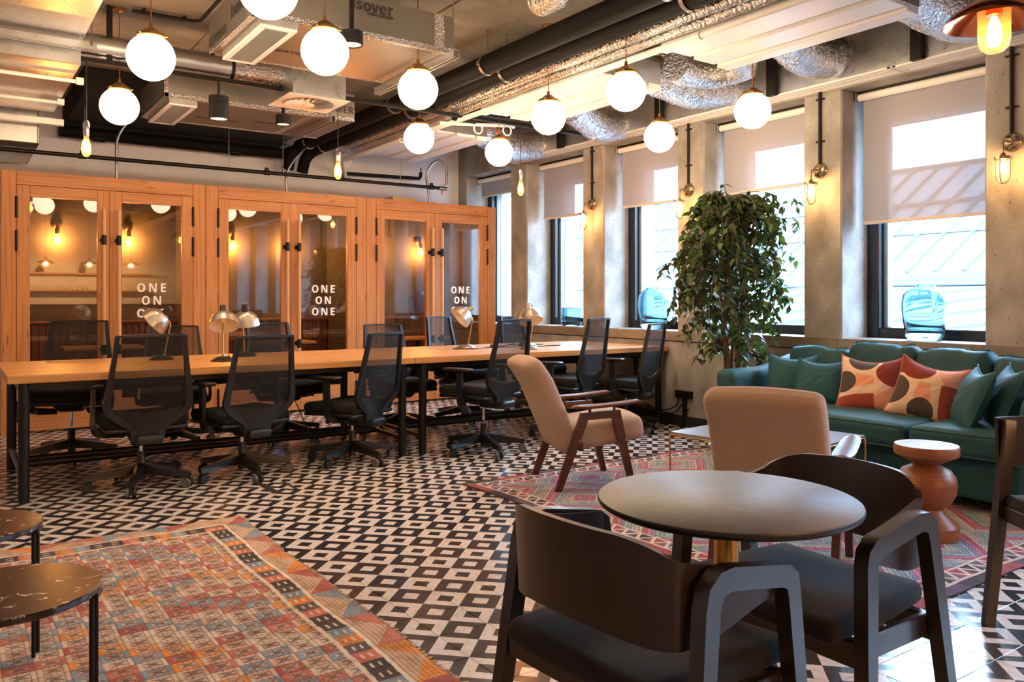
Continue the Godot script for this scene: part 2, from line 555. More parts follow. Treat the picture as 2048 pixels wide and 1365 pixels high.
	mat("bark", rgb(104, 78, 60), 0.85)
	mat("pot", rgb(60, 58, 56), 0.6)
	mat("soil", rgb(44, 32, 24), 0.95)
	mat("ink", rgb(52, 46, 42), 0.6)
	mat("letter_white", rgb(242, 240, 242), 0.5)
	mat("card", rgb(190, 150, 104), 0.8)

# ---------------------------------------------------------------- camera, sky, exposure
const GLOBE_GLOW := 7.0
const GLOBE_LIGHT := 0.95
const EXPOSURE := 0.74

func _ready() -> void:
	rng.seed = 20240611
	var cam := Camera3D.new()
	cam.name = "camera"
	cam.projection = Camera3D.PROJECTION_FRUSTUM
	cam.near = 0.05
	cam.far = 200.0
	cam.size = 0.05 * 1365.0 / 1623.64                       # focal length in pixels of the 2048 x 1365 frame
	cam.frustum_offset = Vector2(0, -0.05 * (682.5 - 598.79) / 1623.64)
	cam.position = Vector3(0, 1.18, 0)
	cam.rotation.y = -deg_to_rad(34.807)
	add_child(cam)
	cam.current = true
	var env := Environment.new()
	env.background_mode = Environment.BG_SKY
	env.tonemap_mode = Environment.TONE_MAPPER_LINEAR
	env.tonemap_exposure = EXPOSURE
	env.sdfgi_enabled = true
	env.ssao_enabled = true
	env.ssil_enabled = true
	var sky := Sky.new()
	var sm := ProceduralSkyMaterial.new()                     # bright overcast
	sm.sky_top_color = Color(0.70, 0.85, 1.0)
	sm.sky_horizon_color = Color(0.78, 0.90, 1.0)
	sm.ground_horizon_color = Color(0.62, 0.68, 0.75)
	sm.ground_bottom_color = Color(0.4, 0.43, 0.46)
	sm.sky_energy_multiplier = SKY
	sm.ground_energy_multiplier = SKY
	sky.sky_material = sm
	env.sky = sky
	var we := WorldEnvironment.new()
	we.name = "world_environment"
	we.environment = env
	add_child(we)
	materials()
	room()
	outside()
	booths()
	ceiling_services()
	pendants()
	desks()
	office_chairs()
	desk_lamps()
	wall_things()
	lounge()
	foreground()
	ficus()
	bar()

const SKY := 5.6

# ---------------------------------------------------------------- the room
const WIN := [[-9.117, -8.087], [-7.746, -6.728], [-6.381, -5.352], [-5.022, -3.986], [-3.651, -2.61], [-2.27, -1.24], [-0.9, 0.13], [0.47, 1.5], [1.84, 2.87]]
const X0 := -3.2
const Z1 := 5.2

func view_of(p: Vector3) -> Vector3:
	var a := deg_to_rad(34.807)
	var d := p.x * sin(a) - p.z * cos(a)
	return Vector3(1024.0 + 1623.64 * (p.x * cos(a) + p.z * sin(a)) / d, 598.79 + 1623.64 * (1.18 - p.y) / d, d)

func tile_picture(seed_: int) -> ImageTexture:
	var n := 400
	var f := FastNoiseLite.new(); f.seed = seed_; f.frequency = 0.012; f.fractal_octaves = 4
	var g := FastNoiseLite.new(); g.seed = seed_ + 5; g.frequency = 0.2; g.fractal_octaves = 2
	var im := Image.create(n, n, false, Image.FORMAT_RGB8)
	for y in n:
		for x in n:
			var u := (x + 0.5) / n
			var v := (y + 0.5) / n
			var pale: bool
			if absf(u - 0.5) > absf(v - 0.5):
				pale = minf(u, 1.0 - u) + absf(v - 0.5) > 0.205
			else:
				pale = minf(v, 1.0 - v) + absf(u - 0.5) <= 0.205
			var t := f.get_noise_2d(x, y) * 0.5 + g.get_noise_2d(x, y) * 0.22
			var c := rgb(214, 202, 194).lightened(clampf(t * 0.35, -0.0, 0.2)).darkened(clampf(-t * 0.28, 0, 0.3)) if pale else rgb(40, 38, 41).lerp(rgb(78, 74, 76), clampf(t * 0.9 + 0.12, 0, 1))
			im.set_pixel(x, y, c)
	return tex(im)

func tile_mesh() -> ArrayMesh:
	var st := ST()
	var h := 0.0993
	var e := 0.0012
	var tp := [Vector3(-h + e, 0, -h + e), Vector3(h - e, 0, -h + e), Vector3(h - e, 0, h - e), Vector3(-h + e, 0, h - e)]
	var up := [Vector3(-h, -e, -h), Vector3(h, -e, -h), Vector3(h, -e, h), Vector3(-h, -e, h)]
	var lo := [Vector3(-h, -0.012, -h), Vector3(h, -0.012, -h), Vector3(h, -0.012, h), Vector3(-h, -0.012, h)]
	var uvp := func(p: Vector3) -> Vector2: return Vector2(p.x / 0.2 + 0.5, p.z / 0.2 + 0.5)
	var face := func(a: Vector3, b: Vector3, c: Vector3, d: Vector3, n: Vector3) -> void:
		var l := [a, b, c, a, c, d]
		if (b - a).cross(c - a).dot(n) > 0: l = [a, c, b, a, d, c]
		for p in l:
			st.set_uv(uvp.call(p)); st.add_vertex(p)
	face.call(tp[0], tp[1], tp[2], tp[3], Vector3.UP)
	for i in 4:
		var j := (i + 1) % 4
		var out: Vector3 = (up[i] + up[j]) * Vector3(1, 0, 1)
		face.call(tp[i], tp[j], up[j], up[i], out + Vector3.UP * 0.1)
		face.call(up[i], up[j], lo[j], lo[i], out)
	return mesh_of(st)

func room() -> void:
	# floor: mortar bed with cement tiles of 20 cm laid on it
	var st := ST()
	box2(st, Vector3(X0 - 0.3, -0.25, ZBACK - 0.3), Vector3(XW + 0.4, -0.0035, Z1 + 0.3))
	var floor_ := structure(st, "floor", mat("mortar", rgb(150, 124, 96), 0.9))
	var tm := tile_mesh()
	var mats := []
	for i in 4:
		var m := mat("tile_%d" % i, Color.WHITE, 0.13, 0.0, 0.5)
		m.albedo_texture = tile_picture(300 + i)
		m.roughness_texture = blend_tex(128, 0.03, 0.2, 0.4, [rgb(120, 120, 120), rgb(170, 170, 170), rgb(255, 255, 255)], 310 + i)
		m.roughness = 0.26
		mats.append(m)
	var cells := []
	for i in range(-15, 29):
		for j in range(-47, 26):
			var c := Vector3(0.0115 + 0.2 * i + 0.1, 0, 0.1234 + 0.2 * j + 0.1)
			if c.x > XW - 0.05 or c.z < ZBACK + 0.1: continue
			var area := 0.0
			var v := view_of(c)
			var covered := (c.x < 1.2 and c.z > -4.4 and c.z < -0.2) or (c.x > 2.85 and c.x < 5.0 and c.z > -4.35 and c.z < -1.75)
			if v.z > 0.5 and v.x > 0 and v.x < 2048 and v.y < 1365 and not covered:
				area = 1.0 / pow(v.z, 3.0)
			cells.append([area, c])
	cells.sort_custom(func(a, b): return a[0] > b[0])
	var mm := []
	for k in 4:
		mm.append([])
	for k in cells.size():
		var c: Vector3 = cells[k][1]
		var w := rng.randi() % 4
		if k < 300:
			var o := part(tm, "tile", mats[w], floor_)
			o.position = c + Vector3(0, rng.randf_range(-0.0004, 0.0002), 0)
		else:
			mm[w].append(c)
	for w in 4:
		var q := MultiMesh.new()
		q.transform_format = MultiMesh.TRANSFORM_3D
		q.mesh = tm
		q.instance_count = mm[w].size()
		for k in mm[w].size():
			q.set_instance_transform(k, Transform3D(Basis(), mm[w][k]))
		var o := MultiMeshInstance3D.new()
		o.multimesh = q
		o.material_override = mats[w]
		o.name = "far_tiles"
		o.set_meta("kind", "stuff")
		floor_.add_child(o, true)
	# ceiling: concrete planks
	st = ST()
	box2(st, Vector3(X0 - 0.3, CEIL + 0.03, ZBACK - 0.3), Vector3(XW + 0.75, CEIL + 0.3, Z1 + 0.3))
	var ceil_ := structure(st, "ceiling", M.slab)
	var x := X0
	while x < XW - 0.1:
		st = ST()
		box2(st, Vector3(x + 0.006, CEIL, ZBACK), Vector3(minf(x + 1.2, XW) - 0.006, CEIL + 0.04, Z1), 0.006)
		part(st, "slab_panel", M.slab, ceil_)
		x += 1.2
	# back wall (plaster), left wall, wall behind the camera
	st = ST(); box2(st, Vector3(X0 - 0.3, -0.2, ZBACK - 0.3), Vector3(XW + 0.4, CEIL + 0.2, ZBACK))
	structure(st, "wall_back", M.plaster)
	st = ST(); box2(st, Vector3(X0 - 0.3, -0.2, ZBACK), Vector3(X0, CEIL + 0.2, Z1))
	structure(st, "wall_left", M.plaster)
	st = ST(); box2(st, Vector3(X0 - 0.3, -0.2, Z1), Vector3(XW + 0.75, CEIL + 0.2, Z1 + 0.3))
	structure(st, "wall_front", mat("tile_wall", rgb(196, 190, 180), 0.3))
	# dark zone of the ceiling above the booths
	st = ST(); box2(st, Vector3(0.95, 2.93, ZBACK), Vector3(3.15, CEIL, -7.75), 0.01)
	structure(st, "trim_1", M.dark_paint)
	# window wall: apron, piers, lintel, sill
	st = ST(); box2(st, Vector3(XW, -0.2, ZBACK - 0.3), Vector3(XW + 0.75, 0.782, Z1 + 0.3))
	var wr := structure(st, "wall_right", M.concrete)
	st = ST(); box2(st, Vector3(XW, 2.785, ZBACK - 0.3), Vector3(XW + 0.75, CEIL + 0.2, Z1 + 0.3), 0.008)
	part(st, "lintel", M.concrete, wr)
	st = ST(); box2(st, Vector3(XW + 0.5, 2.586, ZBACK - 0.3), Vector3(XW + 0.75, 2.785, Z1 + 0.3), 0.008)
	part(st, "outer_lintel", M.outer_concrete, wr)
	var edges := [ZBACK - 0.3]
	for w in WIN:
		edges.append(w[0]); edges.append(w[1])
	edges.append(Z1 + 0.3)
	for i in range(0, edges.size(), 2):
		st = ST(); box2(st, Vector3(XW, 0.85, edges[i]), Vector3(XW + 0.42, 2.79, edges[i + 1]), 0.012)
		part(st, "pier", M.concrete, wr)
		st = ST(); box2(st, Vector3(XW + 0.42, 0.7, edges[i] + 0.02), Vector3(XW + 0.75, 2.9, edges[i + 1] - 0.02), 0.01)
		part(st, "outer_pier", M.outer_concrete, wr)
	var joints := [-9.3, -7.46, -6.14, -4.99, -4.67, -3.68, -2.68, -1.7, -0.6, 0.4, 1.4, 2.4, 3.4, 4.4, 5.2]
	for i in joints.size() - 1:
		st = ST(); box2(st, Vector3(XW - 0.018, 0.79, joints[i] + 0.0015), Vector3(XW + 0.44, 0.881, joints[i + 1] - 0.0015), 0.003)
		part(st, "sill_stone", M.sill_stone, wr)
	st = ST(); box2(st, Vector3(XW - 0.02, 0, ZBACK), Vector3(XW, 0.1, Z1), 0.003)
	structure(st, "baseboard_right", M.skirting)
	# windows: dark frames, panes, roller blinds
	var drop := [2.52, 2.12, 2.13, 2.12, 1.755, 1.9, 2.1, 2.1, 2.1]
	for i in WIN.size():
		var z0: float = WIN[i][0]
		var z1: float = WIN[i][1]
		st = ST(); box2(st, Vector3(XW + 0.43, 0.9, z0 + 0.05), Vector3(XW + 0.436, 2.77, z1 - 0.05))
		var w := structure(st, "window_%d" % (i + 1), M.pane)
		var f: Material = mat("frame_black", rgb(20, 24, 30), 0.35) if i == 0 else M.frame_black
		for b in [[Vector3(XW + 0.34, 0.881, z0), Vector3(XW + 0.5, 2.785, z0 + 0.1)], [Vector3(XW + 0.34, 0.881, z1 - 0.06), Vector3(XW + 0.5, 2.785, z1)], [Vector3(XW + 0.34, 0.881, z0 + 0.1), Vector3(XW + 0.5, 0.96, z1 - 0.06)], [Vector3(XW + 0.34, 2.69, z0 + 0.1), Vector3(XW + 0.5, 2.785, z1 - 0.06)]]:
			st = ST(); box2(st, b[0], b[1], 0.006)
			part(st, "window_frame", f, w)
		st = ST(); box2(st, Vector3(XW + 0.4, 0.96, z0 + 0.1), Vector3(XW + 0.46, 2.69, z0 + 0.135), 0.006)
		part(st, "sash", mat("sash_grey", rgb(120, 132, 142), 0.4) if i == 0 else M.sash_grey, w)
		if i < 6:
			roller_blind(i, z0, z1, drop[i])

const BLIND_LABELS := ["roller blind rolled almost right up at the narrow window beside the booths", "pale roller blind at the window with the low glass bowl on its sill", "pale roller blind at the window with the shoulder-high tinted vase, two piers from the booths", "pale roller blind behind the top of the ficus tree", "pale roller blind drawn lowest, above the large blue vase behind the sofa", "pale roller blind at the window past the end of the sofa"]

func roller_blind(i: int, z0: float, z1: float, bottom: float) -> void:
	var t := thing("roller_blind", BLIND_LABELS[i], "blind", Vector3(XW + 0.22, bottom, (z0 + z1) / 2), 0, "roller blinds in the windows")
	var h := (z1 - z0) / 2
	var top := 2.735 - bottom
	var st := ST(); box2(st, Vector3(-0.0012, 0.02, -h + 0.045), Vector3(0.0012, top - 0.01, h - 0.045))
	part(st, "fabric", M.blind, t)
	st = ST(); box2(st, Vector3(-0.008, 0, -h + 0.04), Vector3(0.008, 0.024, h - 0.04), 0.004)
	part(st, "bottom_bar", M.blind_bar, t)
	st = ST(); cyl(st, Vector3(-0.03, top, -h + 0.03), Vector3(-0.03, top, h - 0.03), 0.029, 20)
	part(st, "roll", M.white_plastic, t)
	st = ST(); box2(st, Vector3(-0.03, top + 0.03, -h + 0.02), Vector3(0.02, top + 0.05, h - 0.02))
	part(st, "head_rail", M.black_metal, t)
	for s in [-1.0, 1.0]:
		st = ST(); box2(st, Vector3(-0.07, top - 0.035, s * (h - 0.02) - 0.006), Vector3(0.02, top + 0.045, s * (h - 0.02) + 0.006), 0.005)
		part(st, "bracket", M.steel, t)

# ---------------------------------------------------------------- roofs across the street
func outside() -> void:
	# low roof just outside, rising towards the opposite house
	var t := thing("metal_roof", "pale standing-seam metal roof sloping below the opposite roof, outside the windows", "roof", Vector3(10, 0, -6))
	var a := Vector3(-3.2, 0.35, 0); var b := Vector3(4.6, 1.42, 0)
	var st := ST()
	quad_out(st, a + Vector3(0, 0, -16), a + Vector3(0, 0, 16), b + Vector3(0, 0, 16), b + Vector3(0, 0, -16), Vector3.UP)
	quad_out(st, a + Vector3(0, -0.2, -16), a + Vector3(0, -0.2, 16), b + Vector3(0, -0.2, 16), b + Vector3(0, -0.2, -16), Vector3.DOWN)
	part(st, "roof_sheet", M.roof_metal, t)
	for k in 24:
		var z := -15.0 + k * 1.25
		st = ST(); beam(st, a + Vector3(0, 0.02, z - 2.2), b + Vector3(0, 0.02, z + 2.2), 0.05, 0.05, 0.0)
		part(st, "seam", M.roof_dark, t)
	# steep roof of the opposite house with battens, gutter and ridge
	var u := thing("tiled_house", "opposite house with a steep glazed roof, dark battens and a gutter, outside the windows", "building", Vector3(14.6, 0, -6))
	st = ST(); box2(st, Vector3(0.2, -6, -16), Vector3(4, 1.42, 16))
	part(st, "wall", M.outer_concrete, u)
	st = ST(); box2(st, Vector3(-0.15, 1.42, -16), Vector3(0.25, 1.66, 16), 0.02)
	part(st, "gutter", M.roof_dark, u)
	var c := Vector3(0.1, 1.66, 0); var d := Vector3(2.4, 3.95, 0)
	st = ST()
	quad_out(st, c + Vector3(0, 0, -16), c + Vector3(0, 0, 16), d + Vector3(0, 0, 16), d + Vector3(0, 0, -16), Vector3(-1, 1, 0))
	quad_out(st, c + Vector3(0.3, -0.1, -16), c + Vector3(0.3, -0.1, 16), d + Vector3(0.3, -0.1, 16), d + Vector3(0.3, -0.1, -16), Vector3(1, -1, 0))
	part(st, "roof_glazing", M.roof_metal, u)
	for k in 60:
		var z := -15.5 + k * 0.52
		st = ST(); beam(st, c + Vector3(-0.02, 0.02, z - 0.25), d + Vector3(-0.02, 0.02, z + 0.75), 0.06, 0.06)
		part(st, "batten", M.roof_dark, u)
	for s in [0.34, 0.62, 0.995]:
		var p := c.lerp(d, s) + Vector3(-0.03, 0.03, 0)
		st = ST(); box2(st, p - Vector3(0.03, 0.03, 16), p + Vector3(0.03, 0.03, 16))
		part(st, "cross_batten", M.roof_dark, u)

# ---------------------------------------------------------------- oak meeting booths
func round_box(st: SurfaceTool, a: Vector3, b: Vector3, bev := 0.003) -> void:
	box2(st, a, b, bev)

func booth_door(t: Node3D, xa: float, xb: float, handle_x: float, hinge_x: float, lettered: bool) -> void:
	var d := Node3D.new()
	d.name = "door"
	t.add_child(d, true)
	var st := ST(); box2(st, Vector3(xa, 0.02, -0.045), Vector3(xa + 0.1, 2.178, 0), 0.002)
	part(st, "stile", M.oak_upright, d)
	st = ST(); box2(st, Vector3(xb - 0.1, 0.02, -0.045), Vector3(xb, 2.178, 0), 0.002)
	part(st, "stile", M.oak_upright, d)
	st = ST(); box2(st, Vector3(xa + 0.101, 2.08, -0.045), Vector3(xb - 0.101, 2.178, -0.0006), 0.002)
	part(st, "rail", M.oak_level, d)
	st = ST(); box2(st, Vector3(xa + 0.101, 0.02, -0.045), Vector3(xb - 0.101, 0.259, -0.0006), 0.002)
	part(st, "rail", M.oak_level, d)
	for z in [-0.038, -0.027, -0.016]:   # acoustic triple glazing
		st = ST(); box2(st, Vector3(xa + 0.095, 0.25, z - 0.0025), Vector3(xb - 0.095, 2.09, z + 0.0025))
		part(st, "pane", M.booth_glass, d)
	st = ST(); cyl(st, Vector3(handle_x, 0.60, 0.07), Vector3(handle_x, 2.0, 0.07), 0.018, 16)
	part(st, "pull_handle", M.handle_wood, d)
	for y in [0.72, 1.72]:
		st = ST(); cyl(st, Vector3(handle_x, y - 0.045, 0.07), Vector3(handle_x, y + 0.045, 0.07), 0.021, 16)
		cyl(st, Vector3(handle_x, y, 0.002), Vector3(handle_x, y, 0.06), 0.012, 12)
		cyl(st, Vector3(handle_x, y, 0.001), Vector3(handle_x, y, 0.014), 0.026, 18)
		part(st, "handle_mount", M.black_metal, d)
	for y in [[0.104, 0.291], [1.597, 1.784], [1.888, 2.079]]:
		st = ST()
		for k in 5:
			var y0: float = lerpf(y[0], y[1], k / 5.0)
			cyl(st, Vector3(hinge_x, y0 + 0.001, 0.006), Vector3(hinge_x, lerpf(y[0], y[1], (k + 1) / 5.0) - 0.001, 0.006), 0.0115, 12)
		part(st, "hinge", M.black_metal, d)
	if lettered:
		var rows := ["ONE", "ON", "ONE"]
		for k in 3:
			var f := SystemFont.new()
			f.font_names = PackedStringArray(["Droid Sans"])
			f.font_weight = 700
			var fv := FontVariation.new()
			fv.base_font = f
			fv.variation_embolden = 0.1
			fv.spacing_glyph = 8
			var tm := TextMesh.new()
			tm.text = rows[k]
			tm.font = fv
			tm.font_size = 48
			tm.pixel_size = 0.078 / 34.0
			tm.depth = 0.003
			var o := part(tm, "lettering", M.letter_white, d, "white capital letters reading %s" % rows[k])
			o.position = Vector3(1.217, 1.287 - 0.121 * k, -0.0115)

func booths() -> void:
	mat("booth_felt", rgb(70, 62, 55), 0.9)
	mat("booth_back", rgb(96, 86, 76), 0.8)
	var names := ["oak meeting booth farthest from the windows, with two warm bulbs inside", "middle oak meeting booth of the three, between the other two", "oak meeting booth nearest to the window wall, with cardboard boxes on its roof"]
	for i in 3:
		var x0 := 0.372 + 1.708 * i
		var t := thing("meeting_booth", names[i], "booth", Vector3(x0, 0, ZB), 0, "oak meeting booths with glass doors")
		var st := ST(); box2(st, Vector3(0.0015, 0, -0.09), Vector3(0.118, 2.301, 0), 0.004)
		part(st, "post", M.oak_upright, t)
		st = ST(); box2(st, Vector3(1.59, 0, -0.09), Vector3(1.7065, 2.301, 0), 0.004)
		part(st, "post", M.oak_upright, t)
		st = ST(); box2(st, Vector3(0.119, 2.182, -0.09), Vector3(1.589, 2.301, -0.0008), 0.003)
		part(st, "header", M.oak_level, t)
		booth_door(t, 0.121, 0.8535, 0.797, 0.1195, false)
		booth_door(t, 0.8565, 1.587, 0.921, 1.5885, true)
		st = ST(); box2(st, Vector3(0.002, 0, -1.04), Vector3(0.06, 2.28, -0.09))
		part(st, "side_wall", M.booth_felt, t)
		st = ST(); box2(st, Vector3(1.648, 0, -1.04), Vector3(1.706, 2.28, -0.09))
		part(st, "side_wall", M.booth_felt, t)
		st = ST(); box2(st, Vector3(0.06, 0, -1.04), Vector3(1.648, 2.28, -1.0))
		part(st, "inner_back_wall", M.booth_back, t)
		st = ST(); box2(st, Vector3(0.002, 2.27, -1.045), Vector3(1.706, 2.30, -0.09))
		part(st, "roof_board", M.booth_felt, t)
		# bench: boarded front and back rest along the rear, narrow table at the side
		st = ST(); box2(st, Vector3(0.06, 0.36, -1.0), Vector3(1.648, 0.45, -0.55), 0.015)
		part(st, "bench_seat", M.seat_cloth, t)
		for k in 26:
			st = ST(); box2(st, Vector3(0.062 + k * 0.061, 0.45, -1.0), Vector3(0.119 + k * 0.061, 0.93, -0.985), 0.004)
			part(st, "bench_board", M.cladding_wood, t)
		st = ST(); box2(st, Vector3(0.06, 0.93, -1.0), Vector3(1.648, 0.96, -0.94), 0.006)
		part(st, "bench_cap", M.cladding_wood, t)
		st = ST(); box2(st, Vector3(0.5, 0.70, -0.62), Vector3(1.2, 0.73, -0.16), 0.006)
		part(st, "booth_table", M.desk_oak, t)
		st = ST(); cyl(st, Vector3(0.85, 0.0, -0.4), Vector3(0.85, 0.70, -0.4), 0.03)
		part(st, "table_leg", M.black_metal, t)
		for k in 2:
			var l := thing("booth_wall_lamp", "bare bulb in a brass holder inside the %s booth, %s" % [["first", "middle", "window-side"][i], ["beside its left wall", "beside its right wall"][k]], "wall lamp", Vector3(x0 + [0.52, 1.17][k], 1.93, ZB - 1.0), 0, "bare bulbs on the booth walls")
			st = ST(); lathe(st, [Vector2(0, 0), Vector2(0.05, 0), Vector2(0.048, 0.012), Vector2(0.02, 0.028), Vector2(0, 0.03)], 20, Transform3D(Basis(Vector3.RIGHT, PI / 2), Vector3.ZERO))
			part(st, "wall_rose", M.aged_brass, l)
			st = ST(); tube(st, smooth_path([Vector3(0, 0, 0.02), Vector3(0, 0.0, 0.07), Vector3(0, -0.03, 0.085)]), 0.008, 8)
			lathe(st, [Vector2(0, -0.1), Vector2(0.02, -0.1), Vector2(0.022, -0.05), Vector2(0.014, -0.03), Vector2(0, -0.025)], 16, Transform3D(Basis(), Vector3(0, 0, 0.085)))
			part(st, "bulb_holder", M.aged_brass, l)
			st = ST(); lathe(st, [Vector2(0, -0.075), Vector2(0.012, -0.072), Vector2(0.017, -0.05), Vector2(0.012, -0.02), Vector2(0.004, 0.0), Vector2(0, 0.0)], 12, Transform3D(Basis(), Vector3(0, -0.115, 0.085)))
			part(st, "filament", M.filament, l)
			st = ST(); lathe(st, [Vector2(0, -0.105), Vector2(0.02, -0.1), Vector2(0.033, -0.075), Vector2(0.03, -0.045), Vector2(0.017, -0.01), Vector2(0.014, 0.01)], 16, Transform3D(Basis(), Vector3(0, -0.105, 0.085)))
			part(st, "bulb", M.bulb_glass, l)
			omni(l, Vector3(0, -0.16, 0.085), Color(1.0, 0.66, 0.3), BULB * 2.2, 0.02)
	for b in [[4.30, 0.30, 0.2, 0.05, 0.06], [4.62, 0.22, 0.14, 0.022, -0.1]]:
		var st := ST(); box(st, Vector3(0, b[3] / 2, 0), Vector3(b[1], b[3], b[2]), 0.002)
		var o := part(st, "cardboard_box", M.card)
		tag(o, "brown cardboard box lying on the window-side booth" if b[3] > 0.03 else "thin brown cardboard sleeve lying on the window-side booth", "box")
		o.position = Vector3(b[0], 2.301, ZB - 0.2)
		o.rotation.y = b[4]

const BULB := 0.5

# ---------------------------------------------------------------- services under the ceiling
func one(st: SurfaceTool, called: String, m: Material, label: String, category: String, group := "") -> MeshInstance3D:
	var o := part(st, called, m)
	tag(o, label, category, group)
	return o

# corrugated foil hose through points
func flex(t: Node, pts: Array, r: float, m: Material, ribs: float, called := "hose", flat := 1.0) -> void:
	var p := smooth_path(pts, 8)
	var q := []
	var rad := []
	var total := 0.0
	for i in p.size() - 1: total += p[i].distance_to(p[i + 1])
	var n := int(total / ribs * 2.0)
	var acc := 0.0
	var i := 0
	for k in n + 1:
		var want := total * k / n
		while i < p.size() - 2 and acc + p[i].distance_to(p[i + 1]) < want:
			acc += p[i].distance_to(p[i + 1]); i += 1
		var seg: float = p[i].distance_to(p[i + 1])
		q.append(p[i].lerp(p[i + 1], clampf((want - acc) / maxf(seg, 1e-5), 0, 1)))
		rad.append(r * (1.0 + (0.035 if k % 2 == 0 else -0.035) + rng.randf_range(-0.035, 0.035)))
	var st := ST()
	tube(st, q, rad, 28)
	part(st, called, m, t)

func duct_board(x0: float, x1: float, y0: float, y1: float, z0: float, z1: float, label: String) -> Node3D:
	var t := thing("insulated_duct", label, "duct", Vector3(x0, y0, z1))
	var w := x1 - x0; var h := y1 - y0; var d := z1 - z0
	var st := ST(); box2(st, Vector3(0, 0, -d), Vector3(w, h, 0))
	part(st, "duct_body", M.foil_board, t)
	for e in [[Vector3(0, -0.003, -0.03), Vector3(w, 0.03, 0.003)], [Vector3(0, -0.003, -d - 0.003), Vector3(w, 0.03, -d + 0.03)], [Vector3(-0.003, -0.003, -d), Vector3(0.03, 0.03, 0)], [Vector3(-0.003, 0, -0.03), Vector3(0.03, h, 0.003)]]:
		st = ST(); box2(st, e[0], e[1], 0.001)
		part(st, "tape", M.foil_tape, t)
	var x := 1.18
	while x < w:
		st = ST(); box2(st, Vector3(x - 0.035, -0.002, -d - 0.002), Vector3(x + 0.035, h, 0.002))
		part(st, "tape", M.foil_tape, t)
		x += 1.18
	return t

func print_on(t: Node3D, s: String, size: float, at: Vector3, B: Basis) -> void:
	var o := part(words(s, size, 0.001), "print", M.ink, t, "dark print reading %s" % s)
	o.transform = Transform3D(B, at)

func grille(t: Node3D, x0: float, x1: float, z0: float, z1: float) -> void:
	# return-air grille hung just below the duct
	var st := ST(); box2(st, Vector3(x0, -0.05, z0), Vector3(x1, 0.0, z1), 0.004)
	part(st, "grille_box", M.galvanised, t)
	for e in [[x0, x0 + 0.035, z0, z1], [x1 - 0.035, x1, z0, z1], [x0 + 0.035, x1 - 0.035, z0, z0 + 0.035], [x0 + 0.035, x1 - 0.035, z1 - 0.035, z1]]:
		st = ST(); box2(st, Vector3(e[0], -0.062, e[2]), Vector3(e[1], -0.05, e[3]), 0.003)
		part(st, "grille_frame", M.white_metal, t)
	st = ST()
	var n := int((z1 - z0 - 0.07) / 0.016)
	for k in n:
		var z := z0 + 0.035 + (k + 0.5) * 0.016
		box2(st, Vector3(x0 + 0.035, -0.06, z - 0.003), Vector3(x1 - 0.035, -0.051, z + 0.003))
	var m := int((x1 - x0 - 0.07) / 0.016)
	for k in m:
		var x := x0 + 0.035 + (k + 0.5) * 0.016
		box2(st, Vector3(x - 0.002, -0.058, z0 + 0.035), Vector3(x + 0.002, -0.052, z1 - 0.035))
	part(st, "grille_mesh", M.grille_grey, t).set_meta("kind", "stuff")

func rod(at: Vector3, top: float, label: String, r := 0.004) -> void:
	var st := ST(); cyl(st, Vector3(0, 0, 0), Vector3(0, top - at.y, 0), r, 8); cyl(st, Vector3(0, 0, 0), Vector3(0, 0.03, 0), r * 2.2, 8)
	one(st, "hanger_rod", M.steel, label, "rod", "threaded hanger rods").position = at

func strut(at: Vector3, length: float, along_x: bool, label: String, m: Material, h := 0.05, w := 0.045) -> void:
	# perforated channel
	var st := ST()
	var B := Basis() if along_x else Basis(Vector3.UP, PI / 2)
	box(st, B * Vector3(0, h / 2, 0), Vector3(length, 0.004, w), 0.0, B)
	for s in [-1.0, 1.0]:
		box(st, B * Vector3(0, 0, s * (w / 2 - 0.002)), Vector3(length, h, 0.004), 0.0, B)
		box(st, B * Vector3(0, -h / 2, s * (w / 2 - 0.007)), Vector3(length, 0.004, 0.014), 0.0, B)
	one(st, "channel_rail", m, label, "rail", "channel rails under the ceiling").position = at

